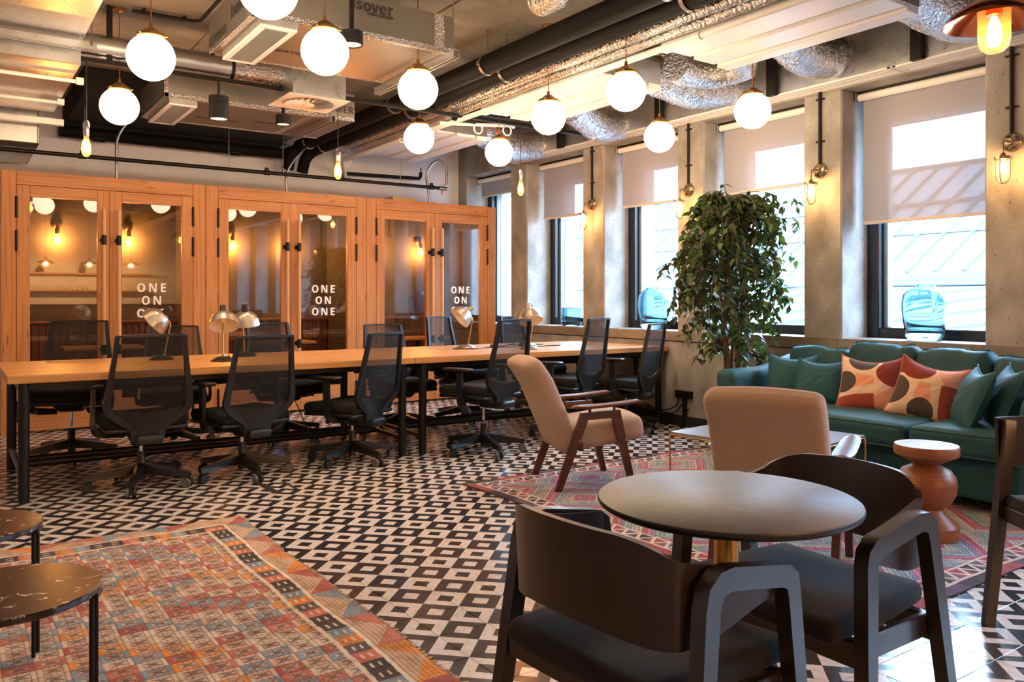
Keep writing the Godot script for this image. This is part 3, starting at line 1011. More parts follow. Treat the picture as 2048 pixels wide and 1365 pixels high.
func ceiling_services() -> void:
	var R90 := Basis(Vector3.UP, PI / 2)
	var st: SurfaceTool
	# sheet-metal air handling unit at the left
	var t := thing("air_handling_unit", "large galvanised sheet-metal air unit under the ceiling at the end away from the windows", "air unit", Vector3(0.73, 2.52, -6))
	st = ST(); box2(st, Vector3(-3.2, 0.36, 0.02), Vector3(0, 0.62, 2.2), 0.006); part(st, "front_casing", M.galvanised, t)
	st = ST(); box2(st, Vector3(-3.2, 0.2, -1.66), Vector3(-0.01, 0.6, 0.0), 0.006); part(st, "middle_casing", M.galvanised, t)
	st = ST(); box2(st, Vector3(-3.2, -0.02, -3.2), Vector3(-0.1, 0.55, -1.95), 0.006); part(st, "rear_casing", M.galvanised, t)
	st = ST(); box2(st, Vector3(-0.105, -0.02, -3.2), Vector3(-0.09, 0.55, -1.94), 0.003); part(st, "flange", M.steel, t)
	strut(Vector3(-0.75, 2.83, -5.92), 3.1, true, "galvanised channel rail under the front edge of the air unit", M.galvanised)
	strut(Vector3(-0.75, 2.66, -7.75), 3.1, true, "galvanised channel rail under the rear edge of the air unit", M.galvanised)
	for e in [[-6.32, 0.78, "nearest the front rail"], [-7.08, 0.74, "halfway along its underside"], [-7.9, 0.66, "beside the rear rail"]]:
		var u := thing("light_batten", "slim white tube batten clipped under the air unit, %s" % e[2], "light batten", Vector3(-0.8, 2.685, e[0]), 0, "slim white battens under the air unit")
		st = ST(); cyl(st, Vector3(-1.6, 0, 0), Vector3(e[1] + 0.78, 0, 0), 0.014, 12); part(st, "tube", M.white_plastic, u)
		for x in [-0.6, 0.35, e[1] + 0.77]:
			st = ST(); box(st, Vector3(x, 0.005, 0), Vector3(0.05, 0.045, 0.04), 0.004); part(st, "clip", M.white_metal, u)
	rod(Vector3(0.77, 2.83, -5.9), CEIL, "thin hanger rod at the end of the front channel rail")
	rod(Vector3(0.68, 2.66, -7.75), CEIL, "thin hanger rod at the end of the rear channel rail")
	# spiral duct, foil hose and swirl diffuser
	t = thing("spiral_duct", "round galvanised spiral duct running from the air unit to the swirl diffuser", "duct", Vector3(0.6, 2.89, -6.12))
	var prof := []
	for k in 58:
		prof.append(Vector2(0.083 if k % 6 != 0 else 0.087, k * 0.02))
	st = ST(); lathe(st, prof, 32, Transform3D(Basis(Vector3.BACK, -PI / 2), Vector3.ZERO)); part(st, "spiral_pipe", M.galvanised, t)
	flex(t, [Vector3(1.12, 0, 0), Vector3(1.3, 0.0, 0.02), Vector3(1.56, -0.01, 0.06)], 0.085, M.foil, 0.03, "foil_hose")
	st = ST(); cyl(st, Vector3(1.11, 0, 0), Vector3(1.13, 0, 0), 0.092, 28); part(st, "clamp", M.black_metal, t)
	t = thing("swirl_diffuser", "square white swirl air diffuser with radial blades below its galvanised box", "air diffuser", Vector3(2.29, 2.69, -6.04))
	st = ST(); box2(st, Vector3(-0.2, 0.012, -0.2), Vector3(0.22, 0.32, 0.2), 0.004); part(st, "plenum_box", M.galvanised, t)
	st = ST(); box2(st, Vector3(-0.24, 0, -0.24), Vector3(0.24, 0.006, 0.24), 0.002); part(st, "face_plate", M.white_metal, t)
	st = ST(); lathe(st, [Vector2(0, -0.002), Vector2(0.19, -0.002)], 40); part(st, "throat_plate", M.galvanised, t)
	for k in 22:
		var a := TAU * k / 22
		st = ST()
		var B := Basis(Vector3.UP, a)
		st.set_smooth_group(-1)
		for s in [0.0, -0.004]:
			quad_out(st, B * Vector3(0.035, -0.004 + s, -0.006), B * Vector3(0.188, -0.004 + s, -0.022), B * Vector3(0.182, -0.014 + s, 0.011), B * Vector3(0.035, -0.008 + s, 0.004), Vector3.DOWN if s < 0 else Vector3.UP)
		part(st, "blade", M.white_metal, t)
	st = ST(); lathe(st, [Vector2(0, -0.018), Vector2(0.04, -0.016), Vector2(0.042, -0.004)], 20); part(st, "hub", M.white_metal, t)
	# the two flat insulated ducts
	t = duct_board(1.375, 2.66, 2.75, 2.985, -5.37, -4.48, "flat foil-faced insulated duct with a grille under its end and print on its side")
	print_on(t, "isover", 0.066, Vector3(0.72, 0.185, 0.004), Basis())
	print_on(t, "SAINT-GOBAIN", 0.017, Vector3(0.77, 0.14, 0.004), Basis())
	print_on(t, "CLIMAVER", 0.055, Vector3(-0.004, 0.06, -0.7), Basis(Vector3.UP, -PI / 2))
	print_on(t, "isover", 0.075, Vector3(-0.004, 0.12, -0.25), Basis(Vector3.UP, -PI / 2))
	var DOWN := Basis(Vector3.RIGHT, PI / 2)
	print_on(t, "CLIMAVER", 0.05, Vector3(0.36, -0.002, -0.56), DOWN)
	grille(t, 0.045, 0.25, -0.76, 0.02)
	t = duct_board(1.375, 2.95, 2.75, 2.985, -7.6, -6.68, "flat foil-faced insulated duct next to the booths, behind the swirl diffuser")
	print_on(t, "CLIMAVER", 0.05, Vector3(0.55, -0.002, -0.6), DOWN)
	print_on(t, "isover", 0.05, Vector3(0.95, -0.002, -0.5), DOWN)
	print_on(t, "CLIMAVER", 0.06, Vector3(1.36, 0.09, 0.004), Basis())
	grille(t, 0.03, 0.24, -0.78, 0.02)
	strut(Vector3(2.62, 2.723, -4.95), 1.15, false, "aluminium channel carrying the grille-end duct beside the black pipes", M.galvanised)
	strut(Vector3(2.7, 2.723, -7.15), 1.2, false, "aluminium channel carrying the duct next to the booths", M.galvanised)
	rod(Vector3(2.62, 2.74, -4.42), CEIL, "thin hanger rod beside the black pipes, on the channel of the grille-end duct")
	rod(Vector3(2.85, 2.49, -8.25), CEIL, "thin hanger rod carrying the sprinkler pipe beside the duct's rear end")
	rod(Vector3(2.3, 2.49, -8.25), CEIL, "thin hanger rod carrying the sprinkler pipe above the middle booth")
	rod(Vector3(1.02, 2.49, -8.25), CEIL, "thin hanger rod carrying the sprinkler pipe above the first booth")
	rod(Vector3(4.2, 2.49, -8.25), CEIL, "thin hanger rod carrying the sprinkler pipe above the window-side booth")
	rod(Vector3(2.7, 2.74, -6.62), CEIL, "thin hanger rod on the channel of the duct next to the booths")
	# foil round duct high up
	t = thing("foil_duct", "thick foil-wrapped round duct high above the printed duct", "duct", Vector3(1.5, 3.04, -3.62))
	flex(t, [Vector3(-0.6, 0, 0), Vector3(0.6, 0, 0), Vector3(1.25, 0.0, 0), Vector3(1.5, 0.0, -0.18), Vector3(1.55, 0.02, -0.45)], 0.105, M.foil_wrap, 0.4, "foil_sleeve")
	# black insulated pipes and foil pipes running from front to back
	var runs := [[3.27, 2.91, 0.072, "insulation", "thicker black insulated pipe of the pair under the ceiling, with steel collars"], [3.44, 2.885, 0.07, "insulation", "black insulated pipe next to the foil pipes, with steel collars"], [3.575, 2.85, 0.04, "foil_wrap", "foil-wrapped pipe running next to the black pipes"], [3.655, 2.815, 0.034, "foil_wrap", "foil-wrapped pipe running next to the white beam units"]]
	for e in runs:
		t = thing("service_pipe", e[4], "pipe", Vector3(e[0], e[1], -8.9), 0, "pipes running towards the booths")
		var far := 0.0 if e[3] == "insulation" else 0.6
		st = ST()
		if e[3] == "insulation":
			tube(st, [Vector3(0, 0, far), Vector3(0, 0, 12.0)], e[2], 24)
		else:
			var pp := []; var rr := []
			for k in 60:
				pp.append(Vector3(rng.randf_range(-0.003, 0.003), rng.randf_range(-0.003, 0.003), far + (12.0 - far) * k / 59)); rr.append(e[2] * rng.randf_range(0.95, 1.05))
			tube(st, pp, rr, 18)
		part(st, "pipe_run", M[e[3]], t)
		if e[3] == "insulation":
			for z in [-8.6, -6.53, -5.02, -3.2]:
				st = ST(); lathe(st, [Vector2(e[2], -0.014), Vector2(e[2] + 0.006, -0.014), Vector2(e[2] + 0.006, 0.014), Vector2(e[2], 0.014)], 28, Transform3D(Basis(Vector3.RIGHT, PI / 2), Vector3(0, 0, z + 8.9)))
				cyl(st, Vector3(0, e[2], z + 8.9), Vector3(0, CEIL - e[1] - 0.002, z + 8.9), 0.005, 8)
				box(st, Vector3(-e[2] - 0.008, 0, z + 8.9), Vector3(0.022, 0.03, 0.03), 0.003)
				part(st, "collar", M.steel, t)
			st = ST(); ball(st, Vector3.ZERO, e[2] * 1.05, 20); tube(st, smooth_path([Vector3(0, 0, 0), Vector3(-0.08, -0.1, -0.06), Vector3(-0.1, -0.25, -0.12)]), e[2] * 0.9, 16); part(st, "elbow", M.insulation, t)
	t = thing("back_pipe", "black pipe running along the wall above the booths", "pipe", Vector3(0.9, 2.84, -9.1))
	st = ST(); tube(st, smooth_path([Vector3(0, 0, 0), Vector3(2.1, 0, 0), Vector3(2.3, 0.02, 0.06), Vector3(2.37, 0.06, 0.2)]), 0.06, 16); part(st, "pipe_run", M.insulation, t)
	for x in [0.35, 1.7]:
		st = ST(); box(st, Vector3(x, -0.05, 0), Vector3(0.14, 0.05, 0.1), 0.02); part(st, "bracket", M.black_metal, t)
	# black track above the desk, and the sprinkler pipe above the booths
	t = thing("light_track", "long black light track hanging above the desk", "track", Vector3(-2, 2.78, -6.07))
	st = ST(); box2(st, Vector3(0, -0.016, -0.016), Vector3(7.1, 0.016, 0.016), 0.004); part(st, "track_bar", M.black_metal, t)
	for x in [1.0, 2.9, 5.1, 7.0]:
		st = ST(); box2(st, Vector3(x - 0.018, 0.0, -0.012), Vector3(x + 0.018, CEIL - 2.78, 0.012), 0.003); part(st, "drop_bracket", M.black_metal, t)
	t = thing("sprinkler_pipe", "thin black sprinkler pipe running above the oak booths", "pipe", Vector3(-2, 2.475, -8.25))
	st = ST(); cyl(st, Vector3.ZERO, Vector3(6.72, 0, 0), 0.019, 14); part(st, "pipe_run", M.black_metal, t)
	for x in [3.0, 4.68, 6.6]:
		st = ST(); cyl(st, Vector3(x - 0.03, 0, 0), Vector3(x + 0.03, 0, 0), 0.025, 14); cyl(st, Vector3(x, 0, 0), Vector3(x, 0.05, 0), 0.02, 12); part(st, "tee", M.black_metal, t)
	st = ST(); cyl(st, Vector3(6.7, 0, 0), Vector3(6.8, 0, 0), 0.023, 14); cyl(st, Vector3(6.72, 0.03, 0), Vector3(6.78, 0.045, 0.02), 0.005, 8); part(st, "end_valve", M.steel, t)
	st = ST(); box(st, Vector3(6.74, -0.05, 0.0), Vector3(0.015, 0.05, 0.008), 0.003); part(st, "valve_tag", M.red_plastic, t)
	var hoses := [[[Vector3(1.3, 2.3, -8.36), Vector3(1.3, 2.5, -8.36), Vector3(1.31, 2.7, -8.36), Vector3(1.4, 2.86, -8.37), Vector3(1.5, 2.95, -8.4)], "ribbed steel hose rising from the roof of the first booth"], [[Vector3(2.93, 2.3, -8.36), Vector3(2.92, 2.46, -8.36), Vector3(2.97, 2.6, -8.36), Vector3(3.1, 2.76, -8.4), Vector3(3.2, 2.84, -8.5)], "ribbed steel hose rising from the roof of the middle booth"], [[Vector3(4.64, 2.3, -8.36), Vector3(4.62, 2.44, -8.36), Vector3(4.58, 2.62, -8.33), Vector3(4.63, 2.75, -8.3), Vector3(4.72, 2.8, -8.28), Vector3(4.8, 2.74, -8.26), Vector3(4.8, 2.53, -8.25)], "ribbed steel hose looping from the window-side booth to the sprinkler pipe"]]
	for e in hoses:
		t = thing("steel_hose", e[1], "hose", e[0][0], 0, "ribbed steel hoses above the booths")
		var q := []
		for v in e[0]: q.append(v - e[0][0])
		flex(t, q, 0.014, M.steel, 0.012)
	# things on the plaster wall: sensor and a short pipe with an upturned end
	t = thing("wall_sensor", "round white sensor box on the wall above the middle booth", "sensor", Vector3(3.95, 2.86, ZBACK))
	st = ST(); lathe(st, [Vector2(0, 0.1), Vector2(0.09, 0.1), Vector2(0.1, 0.09), Vector2(0.1, 0.0), Vector2(0, 0)], 28, Transform3D(Basis(Vector3.RIGHT, PI / 2), Vector3.ZERO)); part(st, "housing", M.white_plastic, t)
	st = ST(); lathe(st, [Vector2(0.1, 0.05), Vector2(0.112, 0.05), Vector2(0.112, 0.065), Vector2(0.1, 0.065)], 28, Transform3D(Basis(Vector3.RIGHT, PI / 2), Vector3.ZERO)); part(st, "rim", M.white_metal, t)
	t = thing("drain_pipe", "short black pipe on the wall with an upturned threaded end", "pipe", Vector3(3.95, 2.7, ZBACK + 0.12))
	st = ST(); tube(st, smooth_path([Vector3(0, -0.02, -0.12), Vector3(0.0, 0, -0.02), Vector3(0.05, 0, 0.0), Vector3(0.9, 0.02, 0), Vector3(1.0, 0.03, 0), Vector3(1.02, 0.1, 0)], 5), 0.022, 12); part(st, "pipe_run", M.black_metal, t)
	st = ST(); cyl(st, Vector3(1.02, 0.1, 0), Vector3(1.02, 0.16, 0), 0.012, 10); part(st, "threaded_end", M.steel, t)
	# white beam units
	var beams := [[-3.75, -2.41, "white ceiling beam unit over the lounge, next to the copper pendant"], [-5.9, -4.4, "white ceiling beam unit beside the round speaker"], [-8.3, -6.8, "white ceiling beam unit next to the plaster wall"]]
	for e in beams:
		t = thing("beam_unit", e[2], "beam unit", Vector3(3.78, 2.77, e[1]), 0, "white beam units under the ceiling")
		var d: float = e[1] - e[0]
		st = ST(); box2(st, Vector3(0, 0.03, -d), Vector3(0.64, 0.2, 0), 0.004); part(st, "casing", M.galvanised, t)
		st = ST(); box2(st, Vector3(-0.005, 0, -d), Vector3(0.05, 0.06, 0), 0.003); part(st, "edge_strip", M.white_metal, t)
		st = ST(); box2(st, Vector3(0.07, 0.02, -d), Vector3(0.27, 0.034, 0), 0.003); part(st, "panel", M.white_metal, t)
		st = ST(); box2(st, Vector3(0.30, 0.006, -d), Vector3(0.50, 0.034, 0), 0.003); part(st, "panel", M.white_metal, t)
		st = ST(); box2(st, Vector3(0.53, -0.012, -d), Vector3(0.645, 0.07, 0), 0.004); part(st, "edge_strip", M.white_metal, t)
		st = ST(); box2(st, Vector3(0, 0.03, -0.002), Vector3(0.645, 0.16, 0.003)); part(st, "end_plate", M.galvanised, t)
		for z in [0.12, d - 0.12]:
			st = ST(); cyl(st, Vector3(0.59, 0.07, -z), Vector3(0.59, CEIL - 2.77, -z), 0.005, 8); part(st, "hanger", M.steel, t)
	t = thing("condensate_pipe", "white plastic pipe running below the foil pipes", "pipe", Vector3(3.70, 2.76, -8.6))
	st = ST(); tube(st, [Vector3(0, 0, 0), Vector3(0, 0, 9.0)], 0.022, 12); part(st, "pipe_run", M.white_plastic, t)
	st = ST(); tube(st, smooth_path([Vector3(0, 0, 0), Vector3(0.0, -0.0, -0.1), Vector3(0.12, -0.06, -0.35), Vector3(0.2, -0.1, -0.5)]), 0.022, 12); part(st, "pipe_bend", M.white_plastic, t)
	for z in [1.3, 3.4, 5.2]:
		st = ST(); cyl(st, Vector3(0, 0, z), Vector3(0, 0, z + 0.06), 0.028, 14); part(st, "coupling", M.white_plastic, t)
	# valves and small pipes between two beam units
	t = thing("valve_set", "cluster of small black and white pipes with red valves between two white beam units", "valve set", Vector3(4.05, 2.82, -6.35))
	for e in [[[Vector3(-0.4, -0.04, 0.2), Vector3(0.0, -0.02, 0.1), Vector3(0.3, 0.02, -0.1)], 0.03, "insulation"], [[Vector3(-0.3, 0.03, 0.25), Vector3(0.1, 0.05, 0.22), Vector3(0.5, 0.03, 0.3), Vector3(0.62, -0.02, 0.36)], 0.035, "insulation"], [[Vector3(-0.45, -0.07, 0.05), Vector3(-0.1, -0.06, 0.15), Vector3(0.1, -0.06, 0.24)], 0.016, "white_plastic"], [[Vector3(-0.2, 0.0, 0.02), Vector3(0.2, 0.01, 0.05), Vector3(0.35, 0.0, 0.05)], 0.03, "foil_wrap"]]:
		st = ST(); tube(st, smooth_path(e[0]), e[1], 12); part(st, "small_pipe", M[e[2]], t)
	for p in [Vector3(-0.12, -0.1, 0.16), Vector3(0.17, -0.09, 0.2)]:
		st = ST()
		var rg := []
		for k in 19: rg.append(p + Vector3(cos(TAU * k / 18) * 0.045, sin(TAU * k / 18) * 0.045, 0))
		tube(st, rg, 0.007, 8, false); part(st, "loop", M.white_plastic, t)
	for p in [Vector3(0.06, -0.06, 0.14), Vector3(0.12, -0.1, 0.12)]:
		st = ST(); box(st, p, Vector3(0.07, 0.018, 0.022), 0.005, Basis(Vector3.UP, 0.6)); part(st, "valve_lever", M.red_plastic, t)
	# round speaker hung on a box
	t = thing("ceiling_speaker", "round white ceiling speaker on a bracket box between two white beam units", "speaker", Vector3(3.93, 2.62, -4.28))
	st = ST(); lathe(st, [Vector2(0, 0.0), Vector2(0.095, 0.0), Vector2(0.1, -0.004), Vector2(0.125, -0.002), Vector2(0.13, 0.008), Vector2(0.12, 0.02), Vector2(0.09, 0.035), Vector2(0, 0.035)], 36); part(st, "face", M.white_plastic, t)
	st = ST(); lathe(st, [Vector2(0, -0.003), Vector2(0.09, -0.003)], 30); part(st, "speaker_grille", M.lamp_inner, t)
	st = ST(); tube(st, smooth_path([Vector3(0.03, 0.03, 0), Vector3(0.03, 0.09, 0), Vector3(0.09, 0.12, -0.02)]), 0.012, 8); part(st, "bracket", M.white_plastic, t)
	st = ST(); box2(st, Vector3(0.05, 0.03, -0.22), Vector3(0.3, 0.42, -0.1), 0.004); part(st, "back_box", M.galvanised, t)
	# plenum with slot diffusers above the windows
	t = thing("air_plenum", "long galvanised air plenum above the windows with a white slot diffuser below", "air plenum", Vector3(5.42, 2.8, -7.95))
	st = ST(); box2(st, Vector3(0, 0.012, 0), Vector3(0.178, 0.368, 13.0)); part(st, "plenum_face", M.galvanised, t)
	var z := 0.0
	while z < 12.0:
		for e in [[0.0, 0.03], [0.055, 0.085], [0.11, 0.125], [0.155, 0.18]]:
			st = ST(); box2(st, Vector3(e[0], -0.004, z + 0.004), Vector3(e[1], 0.012, z + 2.396), 0.002); part(st, "diffuser_bar", M.white_metal, t)
		for zz in [z + 0.02, z + 2.38]:
			st = ST(); box2(st, Vector3(0.0, -0.003, zz - 0.012), Vector3(0.18, 0.012, zz + 0.012), 0.001); part(st, "diffuser_end", M.white_metal, t)
		st = ST(); box2(st, Vector3(0.004, 0.006, z), Vector3(0.176, 0.0125, z + 2.4)); part(st, "slot_back", M.galvanised, t)
		z += 2.4
	for z2 in [-6.85, -5.38, -4.13, -2.95]:
		st = ST(); box2(st, Vector3(-0.05, 0.0, z2 + 7.95 - 0.04), Vector3(-0.004, 0.37, z2 + 7.95 + 0.04), 0.003); part(st, "drop_bracket", M.black_metal, t)
	# foil hoses from the beam units to the plenum
	var fl := [[-2.6, -2.43, 2.965, "beside the copper pendant"], [-3.45, -3.6, 2.99, "behind the globe lamp nearest the sofa"], [-4.7, -4.57, 2.968, "curving over the ficus tree"], [-5.6, -5.97, 2.9, "between two globe lamps over the desk end"], [-7.1, -7.3, 2.908, "nearest to the booths"]]
	for e in fl:
		t = thing("foil_hose", "crinkled foil air hose %s" % e[3], "air hose", Vector3(5.42, e[2], e[1]), 0, "crinkled foil hoses to the window plenum")
		flex(t, [Vector3(-0.98, 0.05, e[0] - e[1]), Vector3(-0.8, 0.0, (e[0] - e[1]) * 0.85), Vector3(-0.4, -0.07, (e[0] - e[1]) * 0.4), Vector3(-0.12, -0.03, 0.02), Vector3(0.01, 0, 0)], 0.148, M.foil, 0.05)
		st = ST(); lathe(st, [Vector2(0.13, 0), Vector2(0.15, 0), Vector2(0.15, 0.02), Vector2(0.13, 0.02)], 28, Transform3D(Basis(Vector3.BACK, PI / 2), Vector3(0, 0, 0))); part(st, "spigot", M.galvanised, t)
	t = thing("wrapped_duct", "thick smooth foil-wrapped duct bending double beside the round speaker", "duct", Vector3(4.5, 2.98, -4.1))
	flex(t, [Vector3(0.02, 0.05, 0.2), Vector3(0.15, 0.05, 0.16), Vector3(0.3, 0.03, 0.1), Vector3(0.52, -0.0, 0.0), Vector3(0.48, -0.02, -0.24), Vector3(0.25, -0.02, -0.32), Vector3(0.06, -0.02, -0.28)], 0.115, M.foil_wrap, 0.25, "foil_sleeve")
	# spotlights
	for e in [[1.62, 2.49, -6.07, 0.07, 0.165, 2.77, "tall black cylinder spotlight hanging from the light track"], [2.22, 2.585, -6.42, 0.06, 0.075, CEIL, "short black spotlight hanging in front of the swirl diffuser"], [1.88, 2.62, -4.296, 0.065, 0.075, CEIL, "short black spotlight on a thick rod beside the printed duct"]]:
		t = thing("spotlight", e[6], "spotlight", Vector3(e[0], e[1], e[2]), 0, "black spotlights under the ceiling")
		st = ST(); lathe(st, [Vector2(e[3] - 0.012, 0.006), Vector2(e[3] - 0.01, 0), Vector2(e[3], 0), Vector2(e[3], e[4] * 0.68), Vector2(e[3] - 0.002, e[4] * 0.69), Vector2(e[3], e[4] * 0.7), Vector2(e[3], e[4]), Vector2(0, e[4])], 28); part(st, "can", M.black_metal, t)
		st = ST(); lathe(st, [Vector2(0, 0.008), Vector2(e[3] - 0.012, 0.006)], 24); part(st, "lens", M.spot_lens, t)
		st = ST(); cyl(st, Vector3(0, e[4], 0), Vector3(0, e[5] - e[1], 0), 0.014 if e[5] > 3.0 else 0.009, 10); part(st, "stem", M.black_metal, t)
		var l := SpotLight3D.new()
		l.name = "lamp_light"; l.light_color = Color(1.0, 0.8, 0.58); l.light_energy = 1.2; l.spot_angle = 30; l.spot_range = 12; l.spot_attenuation = 2; l.light_size = 0.04; l.shadow_enabled = true
		t.add_child(l, true); l.rotation.x = -PI / 2; l.position = Vector3(0, -0.01, 0)
	# conduit on the slab with its box, feeding one pendant
	t = thing("ceiling_conduit", "thin black conduit bending along the concrete ceiling to a brass rose", "conduit", Vector3(1.0, 3.14, -6.0))
	st = ST(); tube(st, [Vector3(0.03, 0, 0), Vector3(0.42, 0, 0.02), Vector3(0.46, 0, 0.06), Vector3(0.46, 0, 1.2), Vector3(0.46, 0, 3.0)], 0.012, 10); part(st, "conduit_run", M.black_metal, t)
	for x in [0.1, 0.36]:
		st = ST(); box(st, Vector3(x, 0.008, 0.006), Vector3(0.02, 0.03, 0.045), 0.003); part(st, "saddle", M.black_metal, t)

# ---------------------------------------------------------------- pendants
func pendants() -> void:
	var at := [[Vector3(0.911, 2.5, -4.762), "beside the sheet-metal air unit, nearer the rug"], [Vector3(0.966, 2.5, -6.095), "hung from a brass ceiling rose"], [Vector3(1.65, 2.5, -4.118), "in front of the printed duct's underside"], [Vector3(2.429, 2.5, -4.529), "next to the black pipes, nearer the lounge"], [Vector3(3.175, 2.5, -5.904), "under the black pipes over the desk"], [Vector3(4.068, 2.5, -6.056), "over the window end of the desk"], [Vector3(3.537, 2.5, -3.819), "beside the round speaker over the beige armchair"], [Vector3(3.58, 2.5, -4.686), "between the round speaker and the desk"], [Vector3(4.751, 2.5, -4.734), "in front of the pier that stands left of the ficus"], [Vector3(4.63, 2.5, -3.708), "nearest to the sofa"], [Vector3(1.12, 2.5, -3.426), "over the orange rug, in front of the printed duct's end"]]
	for e in at:
		var t := thing("globe_pendant", "glowing white globe pendant %s" % e[1], "pendant lamp", e[0], 0, "white globe pendants")
		var st := ST(); ball(st, Vector3.ZERO, 0.126, 32); part(st, "globe", M.globe, t)
		st = ST(); lathe(st, [Vector2(0.066, 0.107), Vector2(0.074, 0.112), Vector2(0.072, 0.126), Vector2(0.05, 0.138), Vector2(0.03, 0.156), Vector2(0.012, 0.162), Vector2(0.009, 0.19), Vector2(0, 0.19)], 28); part(st, "cap", M.aged_brass, t)
		for k in 3:
			var a := TAU * k / 3 + 0.4
			st = ST(); cyl(st, Vector3(cos(a) * 0.07, 0.118, sin(a) * 0.07), Vector3(cos(a) * 0.086, 0.118, sin(a) * 0.086), 0.005, 8); part(st, "screw", M.brass, t)
		st = ST()
		for s in 2:
			var q := []
			for k in 61:
				var y := lerpf(0.185, CEIL - 2.5, k / 60.0)
				q.append(Vector3(cos(k * 1.1 + PI * s) * 0.0022, y, sin(k * 1.1 + PI * s) * 0.0022))
			tube(st, q, 0.0022, 5)
		part(st, "twisted_cord", M.aged_brass, t)
		st = ST(); lathe(st, [Vector2(0, CEIL - 2.53), Vector2(0.012, CEIL - 2.53), Vector2(0.02, CEIL - 2.515), Vector2(0.048, CEIL - 2.512), Vector2(0.048, CEIL - 2.5)], 8); part(st, "ceiling_rose", M.brass, t)
		omni(t, Vector3.ZERO, Color(1.0, 0.87, 0.70), GLOBE_LIGHT, 0.12)
	for e in [[Vector3(0.76, 2.2, -6.07), "over the far end of the desk, away from the windows"], [Vector3(2.54, 2.2, -6.07), "over the joint of the two desk tops"], [Vector3(4.317, 2.2, -6.07), "beside the narrow window at the booths' end"]]:
		var t := thing("bare_bulb_pendant", "bare filament bulb %s" % e[1], "pendant lamp", e[0], 0, "bare filament bulbs over the desk")
		var st := ST(); cyl(st, Vector3(0, 0.16, 0), Vector3(0, 0.57, 0), 0.0035, 8); part(st, "cord", M.cable, t)
		st = ST(); lathe(st, [Vector2(0, 0.175), Vector2(0.012, 0.172), Vector2(0.022, 0.155), Vector2(0.022, 0.12), Vector2(0.019, 0.118), Vector2(0.022, 0.115), Vector2(0.02, 0.07), Vector2(0, 0.068)], 18); part(st, "lamp_holder", M.chrome, t)
		st = ST(); lathe(st, [Vector2(0, -0.045), Vector2(0.012, -0.042), Vector2(0.018, -0.02), Vector2(0.015, 0.02), Vector2(0.006, 0.045), Vector2(0, 0.045)], 12); part(st, "filament", M.filament, t)
		st = ST(); lathe(st, [Vector2(0, -0.072), Vector2(0.014, -0.068), Vector2(0.029, -0.045), Vector2(0.031, -0.02), Vector2(0.026, 0.02), Vector2(0.016, 0.06), Vector2(0.015, 0.075)], 18); part(st, "bulb", M.bulb_glass, t)
		omni(t, Vector3.ZERO, Color(1.0, 0.6, 0.26), BULB, 0.02)
	# copper shade with a glass cylinder over the bulb
	var c := thing("copper_pendant", "copper saucer pendant with a glass cylinder over its bulb", "pendant lamp", Vector3(3.36, 2.25, -1.53))
	var st := ST()
	lathe(st, [Vector2(0.035, 0.12), Vector2(0.06, 0.11), Vector2(0.15, 0.05), Vector2(0.178, 0.02), Vector2(0.18, 0.012), Vector2(0.176, 0.014), Vector2(0.147, 0.044), Vector2(0.055, 0.103), Vector2(0.035, 0.112)], 40); part(st, "shade", M.copper, c)
	st = ST(); cyl(st, Vector3(0, 0.04, 0), Vector3(0, 0.16, 0), 0.028, 20); part(st, "lamp_holder", M.copper, c)
	for s in [-1.0, 1.0]:
		st = ST(); ball(st, Vector3(s * 0.06, 0.095, 0.0), 0.012, 10); part(st, "wing_nut", M.chrome, c)
	st = ST(); lathe(st, [Vector2(0, -0.085), Vector2(0.02, -0.08), Vector2(0.028, -0.05), Vector2(0.024, 0.0), Vector2(0.01, 0.035), Vector2(0, 0.035)], 14); part(st, "filament", M.filament, c)
	st = ST(); lathe(st, [Vector2(0, -0.11), Vector2(0.03, -0.105), Vector2(0.052, -0.085), Vector2(0.058, -0.05), Vector2(0.058, 0.08)], 28); part(st, "glass_cover", M.bulb_glass, c)
	st = ST(); cyl(st, Vector3(0, 0.16, 0), Vector3(0, CEIL - 2.25, 0), 0.004, 8); part(st, "cord", M.cable, c)
	omni(c, Vector3(0, -0.02, 0), Color(1.0, 0.6, 0.26), BULB, 0.025)

